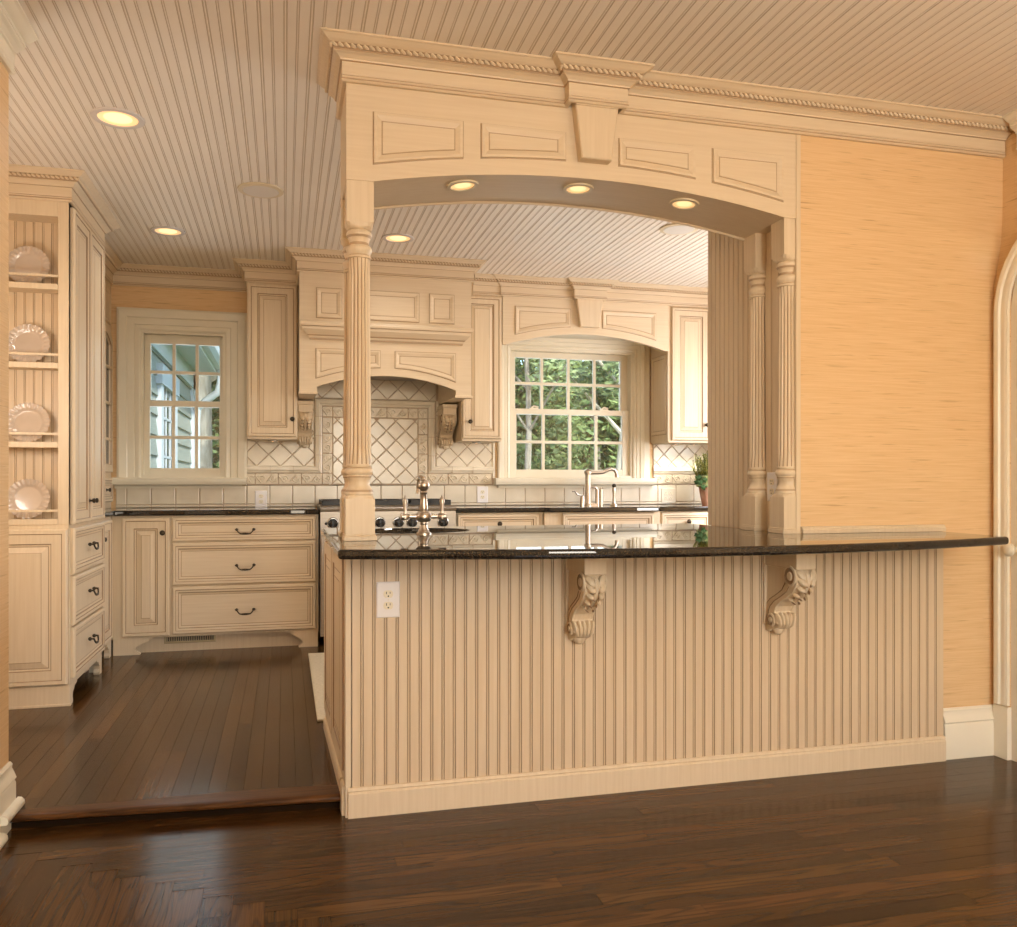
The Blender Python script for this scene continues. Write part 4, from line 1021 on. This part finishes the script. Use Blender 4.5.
def clip(poly, x0, z0, x1, z1):
    def cut(p, f, inter):
        out = []
        for i in range(len(p)):
            a, b = p[i - 1], p[i]
            fa, fb = f(a), f(b)
            if fa >= 0 > fb or fa < 0 <= fb:
                s = fa / (fa - fb); out.append((a[0] + (b[0] - a[0]) * s, a[1] + (b[1] - a[1]) * s))
            if fb >= 0: out.append(b)
        return out
    for f in (lambda q: q[0] - x0, lambda q: x1 - q[0], lambda q: q[1] - z0, lambda q: z1 - q[1]):
        if len(poly) < 3: return []
        poly = cut(poly, f, None)
    o = []
    for q in poly:
        if not o or (abs(q[0] - o[-1][0]) + abs(q[1] - o[-1][1])) > 1e-5: o.append(q)
    if len(o) > 2 and abs(o[0][0] - o[-1][0]) + abs(o[0][1] - o[-1][1]) < 1e-5: o.pop()
    return o if len(o) > 2 else []
mb = MB(); x = -1.12 - .09
while x < 3.6:
    p = clip(rect(x, .976, x + .158, 1.112), -1.12, .9, 3.62, 1.2)
    if p: ctile(mb, p, .010, .004, .0025)
    p = clip(rect(x, CK + .001, x + .158, .975), -1.12, .9, 3.62, 1.2)
    if p: ctile(mb, p, .012, .003, .0015)
    x += .158
mb.build('square_tile_row', ['tile'], t)
def diamonds(x0, z0, x1, z1, D, cx, cz):
    mb = MB(); h = D / 2
    i0, i1 = int((x0 - cx) / h) - 2, int((x1 - cx) / h) + 2; j0, j1 = int((z0 - cz) / h) - 2, int((z1 - cz) / h) + 2
    for i in range(i0, i1 + 1):
        for j in range(j0, j1 + 1):
            if (i + j) % 2: continue
            a, b = cx + i * h, cz + j * h
            p = clip([(a, b - h), (a + h, b), (a, b + h), (a - h, b)], x0, z0, x1, z1)
            if p: ctile(mb, p, .010, .004, .0022)
    return mb.build('diamond_tile_field', ['tile'], t)
D = .158
diamonds(-.262, 1.246, .208, 1.45, .165, -.03, 1.33)
diamonds(1.098, 1.246, 1.55, 1.455, .142, 1.335, 1.33)
diamonds(2.86, 1.246, 3.6, 1.465, .134, 3.02, 1.36)
diamonds(.338, 1.118, .962, 1.605, .142, .655, 1.372)
diamonds(.20, 1.742, 1.10, 1.90, D, .655, 1.745)
diamonds(.100, 1.45, .208, 1.742, D, .13, 1.49); diamonds(1.098, 1.45, 1.22, 1.742, D, 1.17, 1.49)
# pencil frame
def bar_profile(path, side): 
    mb = MB(); sweep(mb, path, [(-.026, 0), (-.026, .014), (-.018, .022), (.004, .024), (.010, .018), (.020, .016), (.026, .012), (.026, 0)], lambda a, b, h: (a, yt - h, b), side, [0] * 8); return mb
mb = bar_profile([(-.262, 1.226), (.236, 1.226), (.236, 1.713), (1.066, 1.713), (1.066, 1.226), (1.55, 1.226)], 1)
for x in (-.10, .06, 1.22, 1.38): mb.box(x - .0012, yt - .0245, 1.20, x + .0012, yt, 1.252, 1)
for z in (1.33, 1.47, 1.61):
    for xx in (.236, 1.066): mb.box(xx - .026, yt - .0245, z - .0012, xx + .026, yt, z + .0012, 1)
mb.build('frame_moulding_tile', ['tile', 'glaze2'], t)
mb = bar_profile([(2.86, 1.226), (3.6, 1.226)], 1); mb.build('frame_moulding_tile', ['tile'], t)
# relief border tiles with scrolling leaf ornament
def relief(x0, z0, x1, z1, horizontal):
    mb = MB(); ctile(mb, rect(x0, z0, x1, z1), .009, .003, .002)
    Lx = (x1 - x0) if horizontal else (z1 - z0); w = (z1 - z0) if horizontal else (x1 - x0)
    def mp(a, b, h=.010): return (x0 + a, yt - h, z0 + b) if horizontal else (x0 + b, yt - h, z0 + a)
    n = max(1, round(Lx / .085))
    for k in range(n):
        c = (k + .5) * Lx / n; s = 1 if k % 2 == 0 else -1; pts = []
        for q in range(14):
            a = q / 13 * 2.6 * PI; r_ = w * .34 * (1 - q / 17); pts.append(mp(c + r_ * math.cos(a) * 1.0, w / 2 + s * r_ * math.sin(a)))
        mb.tube(pts, [.0062 - .0002 * q for q in range(14)], 5)
        mb.tube([mp(c - Lx / n * .5, w / 2 + s * w * .30), mp(c - Lx / n * .25, w / 2 - s * w * .05), mp(c, w / 2 - s * w * .36)], .0055, 5)
        mb.ball(mp(c, w / 2, .009), .008, .005, .008, n=8, k=4)
    return mb
allr = MB()
def addr(*a):
    m_ = relief(*a); o = len(allr.v); allr.v += m_.v; allr.f += [tuple(o + i for i in f) for f in m_.f]; allr.m += m_.m
for (a, b) in ((-.262, -.205), (-.202, -.045), (-.042, .115), (.118, .262)): addr(a, 1.118, b, 1.198, True)
for (a, b) in ((1.037, 1.190), (1.193, 1.350), (1.353, 1.53)): addr(a, 1.118, b, 1.198, True)
x = 2.865
while x < 3.5: addr(x, 1.118, x + .157, 1.198, True); x += .160
for xx in (.264, .964):
    for (a, b) in ((1.118, 1.198), (1.200, 1.342), (1.345, 1.487), (1.490, 1.606)): addr(xx, a, xx + .072, b, False)
    addr(xx, 1.608, xx + .072, 1.684, True)
for (a, b) in ((.338, .412), (.414, .571), (.573, .730), (.732, .889), (.891, .962)): addr(a, 1.608, b, 1.684, True)
allr.build('relief_border', ['relief'], t, smooth=True)

g_ = None
outlet((-.163, YB - .0105, 1.014), 'Y', 'white outlet on the backsplash tile below the left wall cabinet', w=.082)
outlet((1.455, YB - .0105, 1.040), 'Y', 'white outlet on the backsplash tile right of the range', w=.085, h=.125)
outlet((2.99, YB - .0105, 1.026), 'Y', 'cream double outlet on the backsplash tile beside the potted plant', switches=True, w=.125, mat='tile')

# kitchen faucet, filter, sprayer ------------------------------------------
fx_, fy_ = 2.222, 6.12; z = CK
t = thing('kitchen_faucet', 'tall nickel faucet with long swan spout on the counter below the wider window', 'faucet', (fx_, fy_, z))
mb = MB(); mb.lathe([(.030, z), (.030, z + .008), (.024, z + .014), (.023, z + .10), (.023, z + .105), (.023, z + .112), (.021, z + .118), (.022, z + .235), (.028, z + .240), (.030, z + .262), (.022, z + .272), (.006, z + .280), (.001, z + .282)], (fx_, fy_, 0), 20); mb.build('body', ['nickel'], t, smooth=True)
mb = MB(); mb.tube([(fx_, fy_, z + .250), (fx_ + .08, fy_, z + .250), (fx_ + .115, fy_, z + .252), (fx_ + .150, fy_, z + .268), (fx_ + .185, fy_, z + .280), (fx_ + .215, fy_, z + .272), (fx_ + .230, fy_, z + .248), (fx_ + .234, fy_, z + .215)], [.015, .014, .014, .014, .014, .014, .014, .017], 12); mb.build('spout', ['nickel'], t, smooth=True)
mb = MB(); mb.box(fx_ - .01, fy_ - .025, z, fx_ + .07, fy_ + .025, z + .018); mb.lathe([(.017, z), (.017, z + .115), (.012, z + .125)], (fx_ + .075, fy_, 0), 14); mb.tube([(fx_ + .075, fy_, z + .12), (fx_ + .06, fy_, z + .138), (fx_ + .03, fy_, z + .14), (fx_ + .01, fy_, z + .13)], .008, 8)
mb.lathe([(.016, z), (.016, z + .125), (.010, z + .13)], (fx_ + .100, fy_ - .01, 0), 14); mb.build('filter_tap', ['nickel'], t, smooth=True)
mb = MB(); mb.lathe([(.018, z), (.018, z + .06), (.013, z + .075), (.001, z + .08)], (fx_ - .045, fy_, 0), 14); mb.tube([(fx_ - .045, fy_, z + .072), (fx_ - .085, fy_, z + .085), (fx_ - .105, fy_, z + .112), (fx_ - .125, fy_, z + .108)], .006, 8); mb.build('handle', ['nickel'], t, smooth=True)
sx_ = 2.432
t = thing('side_sprayer', 'slim nickel hand sprayer with dark tip beside the kitchen faucet', 'sprayer', (sx_, 6.12, z))
mb = MB(); mb.lathe([(.030, z), (.028, z + .008), (.016, z + .014), (.013, z + .03), (.010, z + .07), (.015, z + .11), (.013, z + .135), (.009, z + .142)], (sx_, 6.12, 0), 18); mb.build('body', ['nickel'], t, smooth=True)
mb = MB(); mb.ball((sx_, 6.117, z + .152), .017, .017, .015, n=12, k=8); mb.build('spray_head', ['bronze'], t, smooth=True)

# plant -------------------------------------------------------------------
px_, py_ = 3.215, 6.10
t = thing('potted_plant', 'yellow green shrub in a terracotta pot on the counter by the right wall cabinet', 'plant', (px_, py_, CK))
mb = MB(); mb.lathe([(.050, z), (.062, z + .06), (.075, z + .135), (.080, z + .145)], (px_, py_, 0), 28); pt = mb.build('pot', ['terra'], t, smooth=True)
mb = MB(); mb.lathe([(.080, z + .140), (.093, z + .143), (.097, z + .200), (.101, z + .206), (.101, z + .226), (.092, z + .228), (.088, z + .215), (.001, z + .212)], (px_, py_, 0), 28); mb.build('pot_rim', ['moss'], pt, smooth=True)
mb = MB(); st = MB(); rn = random.Random(5)
for k in range(120):
    a = rn.uniform(0, 2 * PI); q = rn.uniform(.0, .095); hh = rn.uniform(.10, .22) * (1.15 - q * 4); b = Vector((px_ + q * math.cos(a), py_ + q * math.sin(a), z + .21)); tip = b + Vector((q * .5 * math.cos(a), q * .5 * math.sin(a), hh))
    st.tube([b, (b + tip) / 2, tip], .0016, 4)
    for j in range(18):
        s = j / 18; c = b.lerp(tip, .15 + .85 * s); a2 = rn.uniform(0, 2 * PI); d = Vector((math.cos(a2), math.sin(a2), .9)).normalized() * rn.uniform(.012, .024); w_ = Vector((-math.sin(a2), math.cos(a2), 0)) * .0062
        mb.add([c, c + d * .5 + w_, c + d, c + d * .5 - w_], [(0, 1, 2, 3)])
mb.build('foliage', ['leafp'], t); st.build('stems', ['ivy'], t)
mb = MB()
for (dx, dy, dz, s) in ((-.110, -.05, .205, .04), (-.105, -.07, .17, .038), (-.088, -.085, .135, .035), (-.125, -.04, .175, .028), (-.075, -.08, .19, .035)):
    c = Vector((px_ + dx, py_ + dy, z + dz)); pts = [(0, .9), (.35, .5), (.9, .45), (.5, .0), (.45, -.6), (0, -.35), (-.45, -.6), (-.5, .0), (-.9, .45), (-.35, .5)]
    mb.add([c + Vector((u * s, v * s * -.3, v * s)) for u, v in pts] + [c + Vector((0, -.006, 0))], [(i, (i + 1) % 10, 10) for i in range(10)])
mb.tube([(px_ - .05, py_ - .05, z + .22), (px_ - .09, py_ - .07, z + .22), (px_ - .105, py_ - .07, z + .17), (px_ - .09, py_ - .085, z + .13)], .0025, 5)
mb.build('ivy_sprig', ['ivy'], t)

# rug ---------------------------------------------------------------------
mb = MB(); mb.box(.142, 3.95, ZK + .0005, 1.35, 5.50, ZK + .012); 
o = mb.build('woven_rug', ['rug'], None, (.7, 4.7, ZK), bevel=.004); tag(o, 'pale woven rug on the kitchen floor between the bar and the range', 'rug')

# ------------------------------------------------------------------ EXTERIOR
mb = MB(); mb.box(-14, YB + .4, -.6, 18, 40, -.45); struct(mb.build('ground', ['lawn']))
t = thing('neighbouring_wing', 'grey green lap sided house wing with gutter seen through the left window', 'building', (-1.6, 10, -.45))
XS = -1.25; mb = MB(); z = -.4; YE = 12.7
mb.box(-5, 7.4, -.45, XS - .02, YE, 2.75, 0)
while z < 2.7:
    mb.loft([[(XS + .028, y, z), (XS + .004, y, z + .205), (XS - .02, y, z + .205), (XS - .02, y, z)] for y in (7.4, YE)]); z += .2
mb.build('lap_siding', ['siding'], t)
mb = MB(); mb.box(XS - .02, YE - .35, -.45, XS + .05, YE + .03, 2.66)
mb.box(XS - .02, 7.38, 2.42, XS + .05, YE, 2.68); mb.build('corner_board', ['extwhite'], t)
mb = MB()
for b in ((9.15, .6, 9.33, 2.30), (10.3, .6, 10.48, 2.30), (9.10, 2.12, 10.53, 2.32), (9.1, .5, 10.53, .62)): mb.box(XS, b[0], b[1], XS + (.06 if b[3] - b[1] > 1 else .075), b[2], b[3])
mb.box(XS, 9.3, .6, XS + .035, 10.34, 2.2, 1)
for k in range(1, 3): mb.box(XS + .03, 9.33 + .323 * k - .012, .6, XS + .045, 9.33 + .323 * k + .012, 2.2)
for z in (1.0, 1.4, 1.8): mb.box(XS + .03, 9.33, z - .012, XS + .045, 10.3, z + .012)
mb.build('window', ['extwhite', 'extglass'], t)
mb = MB(); mb.box(XS - .1, 7.2, 2.66, -.90, YE + .2, 2.70); mb.box(-.93, 7.2, 2.62, -.90, YE + .2, 2.84)
mb.loft([[(-.85, y, 2.72), (-5, y, 4.6), (-5, y, 4.5), (-.85, y, 2.66)] for y in (7.2, YE + .2)]); mb.build('eave', ['extwhite'], t)
mb = MB(); mb.loft([[(-.90, y, 2.66), (-.83, y, 2.66), (-.79, y, 2.72), (-.78, y, 2.80), (-.90, y, 2.80)] for y in (7.2, YE + .15)])
mb.build('gutter', ['extwhite'], t)
mb = MB(); mb.tube([(-.84, 12.2, 2.66), (-.84, 12.2, 2.50), (-.88, 12.25, 2.36), (-1.05, 12.35, 2.24), (-1.15, 12.4, 2.15), (-1.17, 12.4, 2.0), (-1.17, 12.4, -.3)], .05, 10); mb.build('downspout', ['extwhite'], t, smooth=True)

def tree(x, y, h, r_, label, trunk='barkd', leaf='leafA', n=5200, seed=1, crown0=.25, size=.10, tr=.12, lean=0, grp='trees beyond the windows', name='tree', zmax=None):
    rn = random.Random(seed); t = thing(name, label, 'tree', (x, y, -.45), grp)
    mb = MB(); pts = [(x + lean * s_ * s_ + .04 * math.sin(s_ * 7 + seed), y, -.45 + h * .9 * s_) for s_ in [k / 8 for k in range(9)]]
    mb.tube(pts, [tr * (1.25 - k / 9) for k in range(9)], 10)
    for k in range(6):
        a = rn.uniform(0, 2 * PI); b = pts[4 + k % 4]; mb.tube([b, (b[0] + .5 * r_ * math.cos(a), b[1] + .5 * r_ * math.sin(a), b[2] + .5), (b[0] + .9 * r_ * math.cos(a), b[1] + .9 * r_ * math.sin(a), b[2] + .9)], [tr * .4, tr * .25, tr * .1], 6)
    mb.build('trunk', [trunk], t, smooth=True)
    mb = MB(); cl = [(rn.uniform(-.75, .75) * r_, rn.uniform(-.6, .6) * r_, -.45 + h * rn.uniform(crown0, 1.0), rn.uniform(.25, .5) * r_) for _ in range(26)]
    for k in range(int(n * 1.6)):
        c = cl[k % len(cl)]; d = Vector((rn.gauss(0, 1), rn.gauss(0, 1), rn.gauss(0, 1))).normalized() * c[3] * rn.uniform(.55, 1.05)
        p = Vector((x + c[0], y + c[1], c[2])) + d
        a, b = Vector((rn.gauss(0, 1), rn.gauss(0, 1), rn.gauss(0, .6))).normalized(), None
        b = a.orthogonal().normalized(); q = rn.uniform(.6, 1.2) * size * .72
        mb.add([p - a * q, p + b * q * .45, p + a * q, p - b * q * .45], [(0, 1, 2, 3)])
    mb.build('foliage', [leaf], t)
t = thing('clipped_hedge', 'long green hedge behind all the trees outside the windows', 'hedge', (2, 25, -.45))
mb = MB(); mb.box(-12, 24.6, -.45, 17, 25.6, 4.4); mb.build('hedge_core', ['leafA'], t)
mb = MB(); rn = random.Random(77)
for k in range(14000):
    p = Vector((rn.uniform(-12, 17), 24.5 + rn.uniform(-.35, .1), rn.uniform(-.4, 4.7))); a = Vector((rn.gauss(0, 1), rn.gauss(0, .5), rn.gauss(0, 1))).normalized(); b = a.orthogonal().normalized(); q = rn.uniform(.1, .2)
    mb.add([p - a * q, p + b * q * .5, p + a * q, p - b * q * .5], [(0, 1, 2, 3)])
mb.build('foliage', ['leafB'], t)
tree(-1.55, 16.2, 6.0, 1.6, 'pale barked tree beyond the house wing in the left window', 'bark', 'leafA', 3200, 3, .72, .13, .36)
tree(-2.2, 20.5, 7, 2.6, 'dense green tree farthest back in the left window', 'barkd', 'leafA', 9000, 4, .02, .17)
tree(1.4, 14.5, 5.2, 1.9, 'leafy tree at the left side of the sink window', 'barkd', 'leafB', 8000, 5, .02, .12)
tree(3.4, 15.8, 5.8, 2.1, 'leafy tree in the middle of the sink window', 'barkd', 'leafB', 9000, 6, .02, .12)
tree(5.6, 15.0, 5.5, 2.1, 'darker green tree toward the right side of the sink window', 'barkd', 'leafA', 9000, 7, .02, .12)
tree(7.9, 17.0, 6.5, 2.4, 'tall green tree behind the right casing of the sink window', 'barkd', 'leafA', 8000, 8, .02, .13)
tree(4.7, 11.6, 5.0, .9, 'slender pale trunk added for the curtain reflections in the right panes of the sink window', 'bark', 'leafB', 1200, 9, .6, .10, .09, .3)  # added trunk, mimics a reflected curtain stripe in the glass
tree(3.15, 11.0, 5.0, .9, 'slender trunk added for the curtain reflections in the middle panes of the sink window', 'barkd', 'leafB', 1200, 10, .6, .10, .05, -.1)  # second added trunk for the reflected curtain stripes
tree(.8, 19.0, 7, 3.0, 'tall leafy tree far behind the others, left of the sink window', 'barkd', 'leafA', 8000, 11, .02, .17)
tree(5.0, 21.0, 8, 3.8, 'broad leafy tree far behind the others in the sink window', 'barkd', 'leafB', 10000, 12, .02, .19)

# ------------------------------------------------------------------ LIGHT
W = bpy.data.worlds.new('sky'); SC.world = W; W.use_nodes = True; nt = W.node_tree
sk_ = nt.nodes.new('ShaderNodeTexSky'); sk_.sky_type = 'NISHITA'; sk_.sun_disc = False; sk_.sun_elevation = R(38); sk_.sun_rotation = R(200); sk_.altitude = 100
nt.links.new(sk_.outputs[0], nt.nodes['Background'].inputs[0]); nt.nodes['Background'].inputs[1].default_value = .65
def area(name, loc, rot, sx, sy, power, col, spread=180):
    l = bpy.data.lights.new(name, 'AREA'); l.shape = 'RECTANGLE'; l.size = sx; l.size_y = sy; l.energy = power; l.color = col; l.spread = R(spread)
    o = bpy.data.objects.new(name, l); COL.objects.link(o); o.location = loc; o.rotation_euler = rot; return o
def spot(name, loc, power, col, ang=120, blend=.6, r=.05):
    l = bpy.data.lights.new(name, 'SPOT'); l.energy = power; l.color = col; l.spot_size = R(ang); l.spot_blend = blend; l.shadow_soft_size = r
    o = bpy.data.objects.new(name, l); COL.objects.link(o); o.location = loc; return o
WARM = (1, .92, .80); MID = (1, .95, .88); DAY = (.86, .93, 1)
for x, y, p in ((-.659, 3.782, 16), (-.668, 5.403, 12), (.667, 5.206, 9), (.9, 4.3, 12), (2.3, 5.2, 12), (2.9, 4.2, 12)):  # first three match the visible cans; the rest are added for general light
    spot('recessed_and_fill_lamp', (x, y, H - .02), p, MID, 150, .9)
for x in (.625, 1.068, 1.503): spot('soffit_lamp', (x, 3.05, arch_z(x) - .012), 2.0, WARM, 140, .8, .03)
for x, p in ((-.08, 1.0), (1.37, 1.0), (2.97, 4.5), (3.13, 4.5)): spot('undercabinet_lamp', (x, 6.18, 1.415), p, MID, 150, .8, .02)
def point(name, loc, power, col, r=.2):
    l = bpy.data.lights.new(name, 'POINT'); l.energy = power; l.color = col; l.shadow_soft_size = r
    o = bpy.data.objects.new(name, l); COL.objects.link(o); o.location = loc; return o
# added fill lamps outside the frame, brightening kitchen and dining room
point('right_kitchen_fill', (3.3, 3.95, .9), 9, MID, .1)  # unseen kitchen fill behind the dividing wall
point('left_kitchen_fill', (-1.35, 3.62, 1.5), 13, MID, .15)  # unseen kitchen fill tucked behind the left wall return
point('dining_fill', (1.0, -.6, 1.7), 82, WARM, .35)  # main dining room fill, added behind the camera
area('dining_uplight_fill', (-.3, -1.2, 1.75), (PI, 0, 0), .4, .4, 22, WARM)  # both uplights are added to brighten the ceiling
area('dining_uplight_fill', (2.3, .4, 1.75), (PI, 0, 0), .4, .4, 22, WARM)
point('rear_dining_fill', (2.3, -1.6, 1.5), 26, WARM, .25)  # further soft fill added behind the camera
area('rear_window_daylight', (1.0, -2.8, 1.4), (R(90), 0, 0), 1.8, 1.8, 38, (1, .97, .92))
area('side_window_daylight', (3.70, 4.9, 1.6), (0, R(90), 0), 1.2, 1.2, 46, (.98, .97, 1))
area('left_window_daylight', (-.68, YB + .5, 1.75), (R(-90), 0, 0), .6, 1.0, 4, DAY)
area('sink_window_daylight', (2.15, YB + .5, 1.75), (R(-90), 0, 0), 1.0, 1.0, 9, DAY)
s = bpy.data.lights.new('sun', 'SUN'); s.energy = 5.5; s.angle = R(3); s.color = (1, .95, .86); so = bpy.data.objects.new('sun', s); COL.objects.link(so); so.rotation_euler = (R(50), 0, R(32))

# ------------------------------------------------------------------ CAMERA
f, cx, cy, th = 856.45, 506.74, 483.11, .2537
cd = bpy.data.cameras.new('camera'); cam = bpy.data.objects.new('camera', cd); COL.objects.link(cam)
cd.sensor_fit = 'HORIZONTAL'; cd.sensor_width = 36; cd.lens = f * 36 / 1017
cd.shift_x = (508.5 - cx) / 1017; cd.shift_y = (cy - 463.5) / 1017
cd.clip_start = .05
cam.location = (0, 0, 1.1268); cam.rotation_euler = (R(90), 0, -th)
SC.camera = cam
SC.view_settings.view_transform = 'Standard'; SC.view_settings.look = 'None'; SC.view_settings.exposure = .24; SC.view_settings.gamma = 1
SC.view_settings.use_curve_mapping = False
c = SC.cycles
c.use_denoising = True; c.max_bounces = 8; c.diffuse_bounces = 5; c.glossy_bounces = 4; c.transparent_max_bounces = 12; c.sample_clamp_indirect = 6
c.caustics_reflective = False; c.caustics_refractive = False
